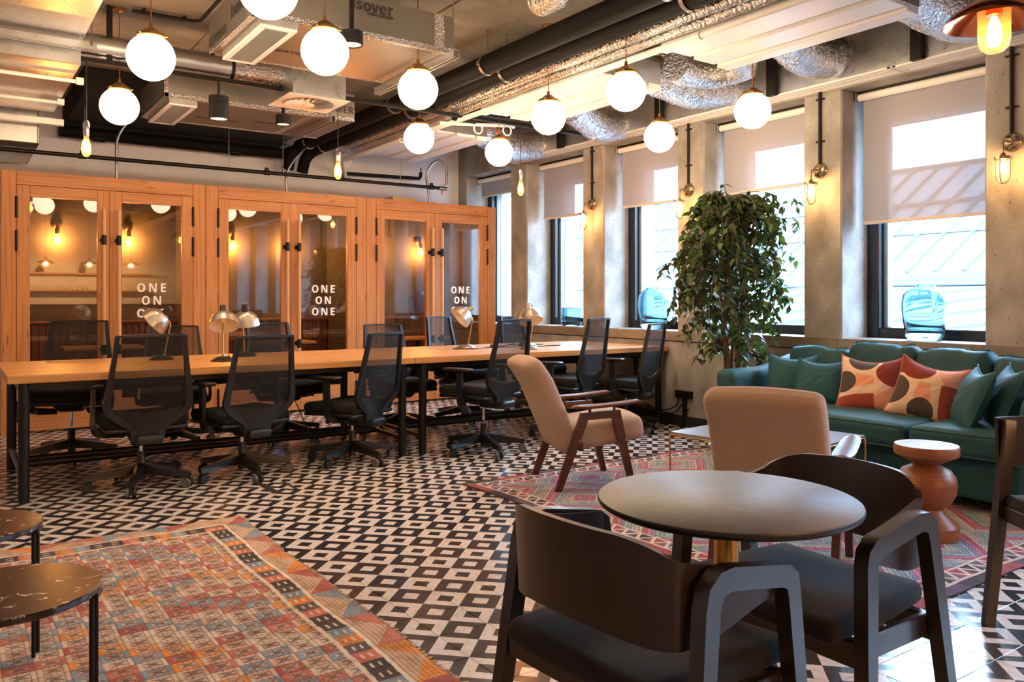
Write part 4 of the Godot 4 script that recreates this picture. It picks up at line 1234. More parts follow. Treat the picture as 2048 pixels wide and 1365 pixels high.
# ---------------------------------------------------------------- the long desk
func desks() -> void:
	var spans := [[0.278, 2.893, "oak work table with black legs, the half away from the windows"], [2.897, 5.575, "oak work table with black legs, the half that meets the window wall"]]
	for i in 2:
		var x0: float = spans[i][0]; var x1: float = spans[i][1]
		var t := thing("work_table", spans[i][2], "table", Vector3(x0, 0, -5.442), 0, "oak work tables set end to end")
		var w := x1 - x0
		# two leaves with cut-outs for the power flaps are one slab here; flaps are parts
		var st := ST(); box2(st, Vector3(0, 0.692, -1.238), Vector3(w, 0.74, 0), 0.003)
		part(st, "table_top", M.desk_oak, t)
		for x in [0.085, w - 0.085]:
			for z in [-0.045, -1.14]:
				st = ST(); cyl(st, Vector3(x, 0, z), Vector3(x, 0.692, z), 0.03, 20)
				part(st, "leg", M.black_metal, t)
			for y in [0.14]:
				st = ST(); cyl(st, Vector3(x, y, -0.045), Vector3(x, y, -1.14), 0.02, 14)
				part(st, "end_rail", M.black_metal, t)
			st = ST(); box2(st, Vector3(x - 0.025, 0.645, -1.14), Vector3(x + 0.025, 0.692, -0.045), 0.002)
			part(st, "top_rail", M.black_metal, t)
		st = ST(); box2(st, Vector3(0.085, 0.655, -0.075), Vector3(w - 0.085, 0.692, -0.035), 0.002); part(st, "long_rail", M.black_metal, t)
		st = ST(); box2(st, Vector3(0.085, 0.655, -1.16), Vector3(w - 0.085, 0.692, -1.12), 0.002); part(st, "long_rail", M.black_metal, t)
		for z in [-0.5, -0.68]:
			st = ST(); cyl(st, Vector3(0.085, 0.14, z), Vector3(w - 0.085, 0.14, z), 0.022, 14); part(st, "stretcher", M.black_metal, t)
		st = ST(); box2(st, Vector3(0.5, 0.56, -0.9), Vector3(w - 0.4, 0.6, -0.65), 0.004); part(st, "cable_tray", M.black_metal, t)
		for x in [0.9, w - 0.55]:
			st = ST(); box2(st, Vector3(x - 0.13, 0.7402, -0.68), Vector3(x + 0.13, 0.7425, -0.6), 0.001); part(st, "power_flap", M.desk_oak, t)
	var st := ST()
	tube(st, smooth_path([Vector3(3.62, 0.745, -6.12), Vector3(3.8, 0.745, -6.03), Vector3(4.0, 0.745, -6.14), Vector3(4.2, 0.746, -6.08), Vector3(4.32, 0.75, -6.15), Vector3(4.4, 0.775, -6.12), Vector3(4.36, 0.79, -6.06), Vector3(4.28, 0.76, -6.05), Vector3(4.4, 0.746, -5.98), Vector3(4.6, 0.745, -6.05), Vector3(4.75, 0.745, -6.03)]), 0.005, 6)
	one(st, "power_cord", M.cable, "black power cord coiled on the window half of the work table", "cord")
	st = ST()
	tube(st, smooth_path([Vector3(4.1, 0.747, -6.2), Vector3(4.25, 0.75, -6.22), Vector3(4.34, 0.765, -6.2), Vector3(4.3, 0.752, -6.26), Vector3(4.5, 0.746, -6.3), Vector3(4.7, 0.746, -6.24)]), 0.004, 6)
	box(st, Vector3(4.1, 0.754, -6.2), Vector3(0.06, 0.024, 0.03), 0.006)
	one(st, "charger_lead", M.cable, "black charger lead with a plug lying between the desk lamps near the windows", "cord")
	for e in [[Vector3(1.9, 0.14, -6.2), 0.3], [Vector3(2.3, 0.1, -6.0), -0.2], [Vector3(3.9, 0.12, -6.1), 0.25], [Vector3(4.3, 0.1, -6.0), -0.15]]:
		st = ST(); tube(st, smooth_path([Vector3(e[1], 0.46, 0), Vector3(e[1] * 0.3, 0.1, 0.05), Vector3(0, 0.0 - e[0].y + 0.006, 0.1), Vector3(-e[1], 0.006 - e[0].y, 0.2)]), 0.004, 6)
		one(st, "extension_lead", M.cable, "thin black cord hanging from the cable tray to the floor", "cord", "thin cords under the work tables").position = e[0]

# ---------------------------------------------------------------- task chairs
const UPPER := ["mechanism", "lever", "seat", "seat_pan", "back_post", "top_rail", "mesh", "lumbar_panel", "spine", "arm_post", "arm_pad"]

func back_z(y: float) -> float:
	return 0.19 + 0.04 * smoothstep(0.35, 0.6, y) + maxf(y - 0.55, 0) * 0.17

func task_chair() -> Node3D:
	var t := thing("task_chair", "", "chair", Vector3.ZERO, 0, "black mesh task chairs at the work tables")
	var st := ST()
	# star base
	for k in 5:
		var B := Basis(Vector3.UP, TAU * k / 5)
		var p := func(x: float, y: float, z: float) -> Vector3: return B * Vector3(x, y, z)
		st = ST()
		var i := [p.call(-0.028, 0.085, -0.02), p.call(0.028, 0.085, -0.02), p.call(0.022, 0.15, -0.02), p.call(-0.022, 0.15, -0.02)]
		var o := [p.call(-0.02, 0.066, -0.315), p.call(0.02, 0.066, -0.315), p.call(0.012, 0.096, -0.32), p.call(-0.012, 0.096, -0.32)]
		var c: Vector3 = B * Vector3(0, 0.1, -0.16)
		for q in 4:
			var q2 := (q + 1) % 4
			quad_out(st, i[q], i[q2], o[q2], o[q], (i[q] + i[q2] + o[q] + o[q2]) / 4 - c)
		quad_out(st, o[0], o[1], o[2], o[3], B * Vector3(0, 0, -1))
		part(st, "base_leg", M.plastic, t)
		st = ST(); cyl(st, B * Vector3(0, 0.05, -0.302), B * Vector3(0, 0.075, -0.302), 0.008, 8)
		box(st, B * Vector3(0, 0.045, -0.302), Vector3(0.01, 0.03, 0.045), 0.003, B)
		var ca := part(st, "caster", M.plastic, t)
		for s in [-1.0, 1.0]:
			st = ST(); lathe(st, [Vector2(0, -0.009), Vector2(0.021, -0.009), Vector2(0.024, -0.006), Vector2(0.0265, -0.009), Vector2(0.03, -0.004), Vector2(0.03, 0.004), Vector2(0.0265, 0.009), Vector2(0.0, 0.009)], 20, Transform3D(B * Basis(Vector3.BACK, PI / 2), B * Vector3(s * 0.019, 0.03, -0.302)))
			part(st, "wheel", M.rubber_grey if s > 0 else M.plastic, ca)
	st = ST(); lathe(st, [Vector2(0, 0.045), Vector2(0.024, 0.045), Vector2(0.026, 0.1), Vector2(0.035, 0.1), Vector2(0.034, 0.14), Vector2(0.026, 0.15), Vector2(0.025, 0.225), Vector2(0, 0.225)], 20); part(st, "column", M.plastic, t)
	st = ST(); cyl(st, Vector3(0, 0.22, 0), Vector3(0, 0.34, 0), 0.014, 16); part(st, "gas_lift", M.chrome, t)
	# tilt mechanism with lever
	st = ST(); soft(st, Vector3(0.2, 0.075, 0.28), 0.03, Transform3D(Basis(), Vector3(0, 0.345, 0.03)), func(p: Vector3): return Vector3(p.x * (1.0 + p.y * 6.0), p.y, p.z * (1.0 + p.y * 3.0)), 3); part(st, "mechanism", M.plastic, t)
	st = ST(); tube(st, [Vector3(-0.08, 0.35, -0.02), Vector3(-0.22, 0.345, -0.03)], [0.01, 0.007], 8)
	lathe(st, [Vector2(0, 0), Vector2(0.012, 0), Vector2(0.02, 0.03), Vector2(0.018, 0.034), Vector2(0, 0.036)], 14, Transform3D(Basis(Vector3.BACK, PI / 2), Vector3(-0.21, 0.345, -0.03))); part(st, "lever", M.plastic, t)
	# seat
	st = ST(); soft(st, Vector3(0.48, 0.03, 0.44), 0.014, Transform3D(Basis(), Vector3(0, 0.395, -0.03)), func(p: Vector3): return p + Vector3(0, (p.z * p.z) * -0.2, 0), 4); part(st, "seat_pan", M.plastic, t)
	st = ST(); soft(st, Vector3(0.49, 0.075, 0.46), 0.036, Transform3D(Basis(), Vector3(0, 0.44, -0.03)), func(p: Vector3): return p + Vector3(0, -0.12 * p.z * p.z - (0.5 * pow(maxf(-p.z - 0.12, 0), 2)) + 0.15 * p.x * p.x - 0.008, 0), 6); part(st, "seat", M.seat_cloth, t)
	# back: two side posts, top rail, mesh, lower shell
	for s in [-1.0, 1.0]:
		var path := []
		for q in [[0.19, 0.955], [0.198, 0.86], [0.21, 0.76], [0.222, 0.66], [0.233, 0.57], [0.232, 0.535], [0.215, 0.5], [0.155, 0.445], [0.095, 0.40], [0.083, 0.375], [0.08, 0.32]]:
			path.append(Vector3(s * q[0], q[1], back_z(q[1])))
		path = smooth_path(path, 3)
		var ws := []
		for k in path.size(): ws.append(0.024 + 0.02 * smoothstep(0.0, 0.55, float(k) / path.size()) - 0.014 * smoothstep(0.6, 0.8, float(k) / path.size()))
		st = ST(); strap(st, path, ws, 0.026, Vector3(0, 0, 1)); part(st, "back_post", M.plastic, t)
		st = ST(); strap(st, smooth_path([Vector3(s * 0.10, 0.35, 0.04), Vector3(s * 0.24, 0.36, 0.02), Vector3(s * 0.275, 0.40, 0.0), Vector3(s * 0.272, 0.5, -0.01), Vector3(s * 0.268, 0.64, -0.02)], 4), 0.05, 0.022, Vector3(s, 0.2, 0)); part(st, "arm_post", M.plastic, t)
		st = ST(); soft(st, Vector3(0.085, 0.026, 0.25), 0.012, Transform3D(Basis(), Vector3(s * 0.262, 0.652, -0.04)), func(p: Vector3): return p * Vector3(1.0 - 1.2 * p.z * p.z, 1, 1), 4); part(st, "arm_pad", M.plastic, t)
	st = ST(); strap(st, [Vector3(-0.2, 0.958, back_z(0.958)), Vector3(-0.1, 0.962, back_z(0.96) + 0.012), Vector3(0, 0.963, back_z(0.96) + 0.016), Vector3(0.1, 0.962, back_z(0.96) + 0.012), Vector3(0.2, 0.958, back_z(0.958))], 0.014, 0.024, Vector3(0, 0, 1)); part(st, "top_rail", M.plastic, t)
	var half := func(y: float) -> float: return lerpf(0.235, 0.192, clampf((y - 0.54) / 0.42, 0, 1)) if y > 0.535 else lerpf(0.13, 0.235, clampf((y - 0.43) / 0.105, 0, 1))
	st = ST(); sheet(st, func(u: float, v: float): 
		var y := lerpf(0.485, 0.958, v)
		var x: float = (u * 2 - 1) * half.call(y)
		return Vector3(x, y, back_z(y) + 0.014 * (1.0 - pow(u * 2 - 1, 2))), 10, 12)
	part(st, "mesh", M.mesh_cloth, t)
	st = ST(); sheet(st, func(u: float, v: float):
		var top := 0.485 + 0.035 * pow(u * 2 - 1, 2)
		var y := lerpf(0.325, top, v)
		var x: float = (u * 2 - 1) * lerpf(0.08, half.call(top) - 0.03, pow(v, 1.2))
		return Vector3(x, y, back_z(y) + 0.012 * (1.0 - pow(u * 2 - 1, 2)) + 0.006), 10, 8, 0.008)
	part(st, "lumbar_panel", M.plastic, t)
	st = ST(); soft(st, Vector3(0.16, 0.06, 0.24), 0.02, Transform3D(Basis(), Vector3(0, 0.325, 0.13)), null, 3); part(st, "spine", M.plastic, t)
	return t

func office_chairs() -> void:
	var proto := task_chair()
	var rows := [
		[1.0, -5.53, 0.02, 0.0, 0.25, "black mesh task chair at the free end of the desk, on the lounge side"],
		[1.62, -5.5, 0.22, -0.02, 0.45, "black mesh task chair on the lounge side, in front of the pair of desk lamps"],
		[2.42, -5.52, 0.5, -0.025, 0.35, "black mesh task chair on the lounge side, just before the joint of the desk tops"],
		[3.39, -5.26, 0.34, 0.06, 0.1, "black mesh task chair on the lounge side, beside the beige armchair's back"],
		[4.34, -5.42, 0.42, 0.055, 0.5, "black mesh task chair on the lounge side, second from the window wall"],
		[5.02, -5.42, 0.42, 0.0, 0.2, "black mesh task chair on the lounge side, next to the window wall"],
		[0.75, -6.78, PI - 0.3, 0.05, 0.2, "black mesh task chair on the booth side, at the free end of the desk"],
		[1.5, -6.95, PI - 0.2, -0.01, 0.6, "black mesh task chair on the booth side, before the post between the first two booths"],
		[2.36, -6.75, PI + 0.22, 0.01, 0.3, "black mesh task chair on the booth side, before the handles of the middle booth"],
		[3.38, -6.64, PI + 0.1, -0.02, 0.1, "black mesh task chair on the booth side, before the post next to the window-side booth"],
		[4.12, -6.75, PI + 0.45, 0.04, 0.5, "black mesh task chair on the booth side, behind the lone lamp near the windows"],
		[5.05, -6.85, PI + 0.35, 0.03, 0.3, "black mesh task chair on the booth side, next to the window wall"]]
	for i in rows.size():
		var r: Array = rows[i]
		var c: Node3D = proto
		if i == 0:
			proto.set_meta("label", r[5])
		else:
			c = copy_of(proto, r[5], Vector3.ZERO)
	var all := []
	for n in get_children():
		if String(n.name).begins_with("task_chair"): all.append(n)
	for i in rows.size():
		var r: Array = rows[i]
		var c: Node3D = all[i]
		c.position = Vector3(r[0], 0, r[1])
		c.rotation.y = r[2]
		for k in c.get_children():
			var nm := String(k.name).rstrip("0123456789")
			if nm.rstrip("_") in ["arm_post", "arm_pad"]:
				k.position.y += minf(r[3], 0.0)
			elif nm.rstrip("_") in UPPER:
				k.position.y += r[3]
			elif nm.rstrip("_") == "gas_lift":
				k.position.y += r[3] * 0.5
			else:
				k.rotation.y = r[4]

# ---------------------------------------------------------------- desk lamps
func desk_lamps() -> void:
	# at, turn of the arm, turn of the head, tilt of the head, label
	var rows := [
		[Vector3(1.274, 0.742, -6.30), 0.0, -2.0, 0.85, "lamp_dark", "grey dome desk lamp nearest the free end of the desk"],
		[Vector3(1.61, 0.742, -5.91), 0.0, -0.2, 0.55, "lamp_dark", "grey dome desk lamp with its pale inside showing, before the first two booths' joint"],
		[Vector3(1.886, 0.742, -6.32), 0.0, 2.6, 0.2, "lamp_dark", "grey dome desk lamp seen from its back, close behind the one with the pale inside"],
		[Vector3(3.82, 0.742, -6.22), 0.0, -1.75, 0.9, "lamp_grey", "silver dome desk lamp leaning towards the window-side booth"],
		[Vector3(4.46, 0.742, -6.16), 0.0, -2.6, 0.35, "lamp_grey", "silver dome desk lamp seen from its back, close behind another by the windows"],
		[Vector3(4.2, 0.742, -5.77), 0.0, -0.25, 0.5, "lamp_grey", "silver dome desk lamp with its pale inside showing, near the windows"]]
	for r in rows:
		var t := thing("desk_lamp", r[5], "desk lamp", r[0], r[2], "dome desk lamps on the work tables")
		var foot: Material = M[r[4]]
		var st := ST(); lathe(st, [Vector2(0, 0), Vector2(0.085, 0), Vector2(0.087, 0.004), Vector2(0.07, 0.018), Vector2(0.04, 0.03), Vector2(0, 0.034)], 28); part(st, "foot", foot, t)
		# stem rises from behind the foot's centre and bends to the head, which faces +z
		var top := Vector3(0, 0.30, -0.045)
		st = ST(); tube(st, smooth_path([Vector3(0, 0.02, -0.02), Vector3(0, 0.12, -0.038), Vector3(0, 0.23, -0.06), Vector3(0, 0.26, -0.062), Vector3(0, 0.295, -0.04), Vector3(0, 0.31, -0.02)], 4), 0.0055, 8); part(st, "stem", M.brass, t)
		st = ST(); cyl(st, Vector3(0, 0.02, -0.02), Vector3(0, 0.04, -0.024), 0.012, 10); part(st, "stem_nut", M.chrome, t)
		st = ST(); ball(st, Vector3(0.035, 0.034, 0.02), 0.007, 10); part(st, "switch", M.lamp_dark, t)
		var B := Basis(Vector3.RIGHT, -r[3])
		var T := Transform3D(B, Vector3(0, 0.315, 0.0))
		var prof := [Vector2(0.0265, 0.03), Vector2(0.05, 0.022), Vector2(0.08, -0.002), Vector2(0.098, -0.04), Vector2(0.104, -0.07), Vector2(0.106, -0.073), Vector2(0.106, -0.078), Vector2(0.1035, -0.078)]
		st = ST(); lathe(st, prof, 32, T); part(st, "shade", M.lamp_grey, t)
		st = ST(); lathe(st, [Vector2(0.1035, -0.077), Vector2(0.102, -0.07), Vector2(0.096, -0.041), Vector2(0.078, -0.004), Vector2(0.049, 0.019), Vector2(0.0, 0.026)], 32, T); part(st, "shade_lining", M.lamp_inner, t)
		st = ST(); lathe(st, [Vector2(0.027, 0.02), Vector2(0.0275, 0.03), Vector2(0.023, 0.085), Vector2(0.02, 0.088), Vector2(0, 0.088)], 20, T); part(st, "neck", M.lamp_dark if r[4] == "lamp_dark" else M.lamp_grey, t)
		st = ST(); ball(st, T * Vector3(0, 0.09, 0), 0.006, 8); part(st, "cap_screw", M.brass, t)
		st = ST(); ball(st, T * Vector3(0, -0.02, 0), 0.024, 16, 1.15); part(st, "bulb", M.bulb_off, t)

# ---------------------------------------------------------------- sconces, sockets, vases
func wall_things() -> void:
	var spots := [[-6.56, "on the pier between the low glass bowl and the tinted vase"], [-5.2, "on the pier next to the ficus tree, on the desk side"], [-3.83, "on the pier above the left end of the sofa"], [-2.44, "on the pier above the right end of the sofa"]]
	for e in spots:
		var t := thing("wall_sconce", "caged glass jar sconce %s" % e[1], "wall lamp", Vector3(XW, 2.185, e[0]), 0, "caged sconces on the concrete piers")
		var R := Basis(Vector3.BACK, PI / 2)   # y axis towards the room (-x)
		var st := ST(); lathe(st, [Vector2(0, 0.03), Vector2(0.02, 0.03), Vector2(0.05, 0.024), Vector2(0.062, 0.01), Vector2(0.063, 0.0), Vector2(0, 0)], 28, Transform3D(R, Vector3.ZERO)); part(st, "back_plate", M.nickel, t)
		st = ST(); lathe(st, [Vector2(0, 0.05), Vector2(0.02, 0.05), Vector2(0.024, 0.028)], 18, Transform3D(R, Vector3.ZERO)); part(st, "boss", M.nickel, t)
		st = ST(); tube(st, smooth_path([Vector3(-0.03, 0, 0), Vector3(-0.085, 0, 0), Vector3(-0.115, -0.012, 0), Vector3(-0.125, -0.045, 0), Vector3(-0.125, -0.085, 0)], 5), 0.007, 10); part(st, "arm", M.nickel, t)
		var J := Transform3D(Basis(), Vector3(-0.125, -0.1, 0))
		st = ST(); lathe(st, [Vector2(0, 0.022), Vector2(0.012, 0.02), Vector2(0.016, 0.005), Vector2(0.03, 0.0), Vector2(0.052, -0.004), Vector2(0.052, -0.022), Vector2(0.04, -0.024), Vector2(0, -0.024)], 24, J); part(st, "jar_cap", M.nickel, t)
		st = ST(); lathe(st, [Vector2(0.036, -0.02), Vector2(0.036, -0.12), Vector2(0.03, -0.145), Vector2(0.016, -0.158), Vector2(0, -0.162)], 24, J); part(st, "glass_jar", M.bulb_glass, t)
		for a in [0.0, PI / 2]:
			var q := []
			for k in 25:
				var u := float(k) / 24
				var ang := -PI * u
				if u < 0.25: q.append(Vector3(0.042, lerpf(-0.02, -0.125, u / 0.25), 0))
				elif u > 0.75: q.append(Vector3(-0.042, lerpf(-0.125, -0.02, (u - 0.75) / 0.25), 0))
				else: q.append(Vector3(cos((u - 0.25) * TAU) * 0.042, -0.125 - sin((u - 0.25) * TAU) * 0.048, 0))
			var qq := []
			for v in q: qq.append(J * (Basis(Vector3.UP, a) * v))
			st = ST(); tube(st, qq, 0.0035, 8); part(st, "cage_hoop", M.nickel, t)
		st = ST(); lathe(st, [Vector2(0, -0.115), Vector2(0.012, -0.11), Vector2(0.019, -0.085), Vector2(0.017, -0.05), Vector2(0.01, -0.026), Vector2(0, -0.026)], 14, J); part(st, "filament", M.sconce_bulb if M.has("sconce_bulb") else lamp_core(), t)
		omni(t, Vector3(-0.125, -0.17, 0), Color(1.0, 0.74, 0.44), SCONCE, 0.018)
		# conduit up to the plenum
		var c := thing("wall_conduit", "black conduit %s" % e[1], "conduit", Vector3(XW - 0.012, 2.24, e[0] + 0.0), 0, "black conduits on the concrete piers")
		st = ST(); cyl(st, Vector3.ZERO, Vector3(0, 0.555, 0), 0.0125, 12); part(st, "conduit_run", M.black_metal, c)
		for y in [0.17, 0.5]:
			st = ST(); box(st, Vector3(0.004, y, 0), Vector3(0.012, 0.014, 0.075), 0.002); cyl(st, Vector3(0, y - 0.007, 0), Vector3(0, y + 0.007, 0), 0.0155, 12); part(st, "saddle", M.black_metal, c)
	# socket box
	var s := thing("wall_socket", "black double socket box on the concrete wall with a conduit below", "socket", Vector3(XW, 0.3, -5.245))
	var st := ST(); box2(st, Vector3(-0.045, -0.035, -0.095), Vector3(0, 0.035, 0.095), 0.004); part(st, "box_body", M.black_metal, s)
	st = ST(); box2(st, Vector3(-0.025, -0.3, -0.02), Vector3(0, -0.03, 0.022), 0.002); part(st, "conduit_run", M.black_metal, s)
	st = ST(); box2(st, Vector3(-0.018, -0.145, 0.022), Vector3(0, -0.13, 0.045), 0.002); part(st, "saddle", M.black_metal, s)
	for e in [[-0.08, 0.0], [-0.02, -0.03]]:
		st = ST(); tube(st, smooth_path([Vector3(-0.02, -0.03, e[0]), Vector3(-0.02, -0.1, e[0] - 0.01), Vector3(-0.03, -0.16 + e[1], e[0] - 0.12), Vector3(-0.04, -0.17, e[0] - 0.3), Vector3(-0.04, -0.13, -0.5)]), 0.006, 8)
		one(st, "plug_lead", M.cable, "black lead drooping from the wall socket towards the desk", "cord", "leads at the wall socket").position = Vector3(XW, 0.3, -5.245)
	# tinted glass on the sill
	var vase := [Vector2(0, 0.0), Vector2(0.1, 0.0), Vector2(0.125, 0.03), Vector2(0.135, 0.09), Vector2(0.15, 0.2), Vector2(0.152, 0.27), Vector2(0.14, 0.335), Vector2(0.105, 0.37), Vector2(0.075, 0.385), Vector2(0.073, 0.405), Vector2(0.066, 0.405), Vector2(0.067, 0.383), Vector2(0.1, 0.362), Vector2(0.132, 0.33), Vector2(0.144, 0.268), Vector2(0.142, 0.2), Vector2(0.127, 0.09), Vector2(0.118, 0.075), Vector2(0, 0.07)]
	var bowl := [Vector2(0, 0), Vector2(0.1, 0), Vector2(0.125, 0.03), Vector2(0.13, 0.08), Vector2(0.12, 0.2), Vector2(0.112, 0.205), Vector2(0.106, 0.2), Vector2(0.12, 0.09), Vector2(0.11, 0.05), Vector2(0, 0.045)]
	for e in [[Vector3(5.78, 0.881, -3.107), vase, 1.0, "large tinted blue glass vase on the sill behind the sofa"], [Vector3(5.77, 0.881, -5.83), vase, 1.03, "large tinted glass vase on the sill behind the task chair next to the window wall"], [Vector3(5.77, 0.881, -7.12), bowl, 1.0, "low tinted glass bowl on the sill behind the desk lamps"]]:
		var q := []
		for v in e[1]: q.append(v * e[2])
		st = ST(); lathe(st, q, 40)
		one(st, "glass_vase" if e[1] == vase else "glass_bowl", M.vase_glass, e[3], "vase").position = e[0]

const SCONCE := 0.26
func lamp_core() -> StandardMaterial3D:
	var m := mat("sconce_bulb", rgb(255, 220, 170), 0.4)
	glow(m, Color(1.0, 0.72, 0.42), 30.0)
	return m

# ---------------------------------------------------------------- lounge corner
func rug_picture(w: int, h: int, style: int) -> ImageTexture:
	# flat-woven rugs: u across the width, v along the length
	var im := Image.create(w, h, false, Image.FORMAT_RGB8)
	var r := RandomNumberGenerator.new(); r.seed = 900 + style
	var f := FastNoiseLite.new(); f.seed = 40 + style; f.frequency = 0.06; f.fractal_octaves = 3
	var warm := [rgb(188, 106, 84), rgb(208, 184, 158), rgb(126, 140, 150), rgb(222, 134, 52), rgb(202, 168, 140), rgb(170, 82, 66), rgb(140, 148, 152), rgb(210, 190, 164)]
	var cool := [rgb(204, 116, 144), rgb(134, 166, 170), rgb(192, 182, 174), rgb(142, 130, 164), rgb(156, 176, 172), rgb(178, 92, 104), rgb(150, 180, 184), rgb(182, 176, 174)]
	if style == 0:
		var cw := 37; var chh := 27
		for y in h:
			for x in w:
				var ix := x / cw; var iy := y / chh
				var fx := float(x % cw) / cw; var fy := float(y % chh) / chh
				# a field of small boxes; stepped diamonds pick the colour of each box's rim
				var dia := absi(posmod(ix + 3, 10) - 5) + absi(posmod(iy + 2, 14) - 7)
				var pick: int = [3, 1, 0, 1, 4, 2, 1, 0, 4, 3, 2, 1, 0][dia]
				if (ix * 7 + iy * 13) % 6 == 0: pick = (pick + 1) % 8
				if (ix * 3 + iy * 5) % 11 == 0: pick = 5
				var ground: Color = rgb(196, 170, 146) if (ix + iy) % 2 == 0 else rgb(186, 138, 116)
				var c: Color = warm[pick]
				var rim := fx < 0.2 or fx > 0.84 or fy < 0.2 or fy > 0.84
				if not rim:
					c = ground.lerp(warm[pick], 0.25)
					var du := absf(fx - 0.52); var dv := absf(fy - 0.52)
					if absf(du - dv) < 0.07 and du < 0.26: c = c.lerp(rgb(70, 54, 48), 0.62)
					elif du < 0.05 and dv < 0.26: c = c.lerp(rgb(84, 66, 58), 0.45)
					elif du < 0.16 and dv < 0.14 and (ix + iy * 2) % 3 == 0: c = warm[(pick + 3) % 8]
				if fmod(fx * 5.0, 1.0) < 0.2: c = c.lerp(rgb(92, 70, 60), 0.42)
				if fy < 0.07: c = c.lerp(rgb(80, 60, 52), 0.5)
				# border bands along the right and back edge
				var eb := mini(w - 1 - x, mini(x, mini(y, h - 1 - y)))
				if eb < 92:
					var ln := int((x if (w - 1 - x < 92 or x < 92) else y))
					var along := y if (w - 1 - x < 92 or x < 92) else x
					if eb > 84: c = rgb(214, 190, 162)
					elif eb > 50:
						var k := int(along / 30.0)
						c = [rgb(60, 46, 42), rgb(190, 104, 80), rgb(88, 76, 70), rgb(206, 120, 48), rgb(124, 132, 138), rgb(70, 54, 48)][k % 6]
						if fmod(along / 30.0, 1.0) > 0.3 and fmod(along / 30.0, 1.0) < 0.7 and fmod(float(eb), 12.0) < 4.0: c = rgb(206, 186, 156)
					elif eb > 44: c = rgb(220, 200, 176)
					else:
						var tri_v := absf(fmod(along / 120.0, 1.0) - 0.5) * 2.0
						c = warm[[3, 0, 2, 5][int(along / 120.0) % 4]] if (eb / 44.0) < tri_v else rgb(196, 158, 126)
						if eb % 7 < 2: c = c.lerp(rgb(120, 96, 80), 0.5)
				var t := f.get_noise_2d(x * 0.35, y * 0.35) * 0.5 + f.get_noise_2d(x * 2.5, y * 2.5) * 0.35
				c = c.lightened(clampf(t * 0.25, 0, 0.25)).darkened(clampf(-t * 0.5, 0, 0.45))
				im.set_pixel(x, y, c)
	else:
		for y in h:
			for x in w:
				var u := float(x) / w; var v := float(y) / h
				var _s := 0
				var row := int(y / 5)
				# big nested diamonds in toothed stripes
				var dd := absf(fmod(u * 3.0, 1.0) - 0.5) * 2.0 + absf(fmod(v * 3.4, 1.0) - 0.5) * 2.2
				var sx := dd * 13.0 + (0.25 if row % 2 == 0 else -0.25) * 0.9
				var k := int(floor(sx))
				var c: Color = cool[((k * 5 + 3) % 8 + 8) % 8]
				if v > 0.62: c = c.lerp(rgb(206, 122, 92), 0.35 * smoothstep(0.62, 0.8, v) * (1.0 if k % 2 == 0 else 0.3))
				var e := fmod(sx, 1.0)
				if (row % 2 == 0 and e < 0.22) or (row % 2 == 1 and e > 0.82): c = rgb(74, 64, 72)
				if y % 5 == 0: c = c.darkened(0.2)
				var eb := mini(mini(x, w - 1 - x), mini(y, h - 1 - y))
				if eb < 60:
					var along := y if mini(x, w - 1 - x) < mini(y, h - 1 - y) else x
					if eb > 54: c = rgb(206, 186, 172)
					elif eb > 26:
						var a1 := fmod(along / 34.0, 1.0)
						c = rgb(206, 190, 178) if absf(absf(a1 - 0.5) * 2.0 - (eb - 26) / 28.0) < 0.2 else [rgb(150, 70, 74), rgb(54, 44, 50), rgb(96, 88, 96)][int(along / 34.0) % 3]
					elif eb > 20: c = rgb(198, 178, 164)
					else: c = [rgb(54, 44, 48), rgb(150, 66, 70), rgb(88, 70, 84)][int(along / 90.0) % 3]
				var t := f.get_noise_2d(x * 0.5, y * 0.5) * 0.4 + f.get_noise_2d(x * 3.0, y * 3.0) * 0.3
				im.set_pixel(x, y, c.lightened(clampf(t * 0.2, 0, 0.2)).darkened(clampf(-t * 0.45, 0, 0.4)))
	return tex(im)

func rug(called: String, x0: float, x1: float, z0: float, z1: float, style: int, label: String, turn := 0.0) -> void:
	var t := thing(called, label, "rug", Vector3((x0 + x1) / 2, 0, (z0 + z1) / 2), turn)
	var m := mat(called + "_weave", Color.WHITE, 0.95)
	m.albedo_texture = rug_picture(1000 if style == 0 else 860, 1380 if style == 0 else 1000, style)
	relief(m, tex(noise_image(256, 0.2, 77, 2)), 0.25)
	var hx := (x1 - x0) / 2; var hz := (z1 - z0) / 2
	var f := FastNoiseLite.new(); f.seed = style + 3; f.frequency = 1.4
	var st := ST()
	sheet(st, func(u: float, v: float):
		var p := Vector3(lerpf(-hx, hx, u), 0.0075, lerpf(hz, -hz, v))
		p.x += f.get_noise_2d(p.z * 1.2, 7.0) * 0.02 * absf(u * 2 - 1)
		p.z += f.get_noise_2d(p.x * 1.2, 27.0) * 0.02 * absf(v * 2 - 1)
		p.y += maxf(f.get_noise_2d(p.x * 0.9, p.z * 0.9), 0.0) * 0.004
		return p, 36, 48, 0.0068, true)
	part(st, "weave", m, t)
	# fringe
	st = ST()
	for s in [-1.0, 1.0]:
		for k in 260:
			if style == 0 and s < 0: continue
			var z := lerpf(-hz, hz, (k + 0.5) / 260.0)
			var l := rng.randf_range(0.008, 0.022)
			var x: float = s * (hx + f.get_noise_2d(z * 1.2, 7.0) * 0.02 * s)
			beam(st, Vector3(x - s * 0.004, 0.004, z), Vector3(x + s * l, 0.003, z + rng.randf_range(-0.008, 0.008)), 0.004, 0.003)
	part(st, "fringe", mat(called + "_fringe", rgb(196, 166, 122) if style == 0 else rgb(92, 60, 60), 0.95), t).set_meta("kind", "stuff")

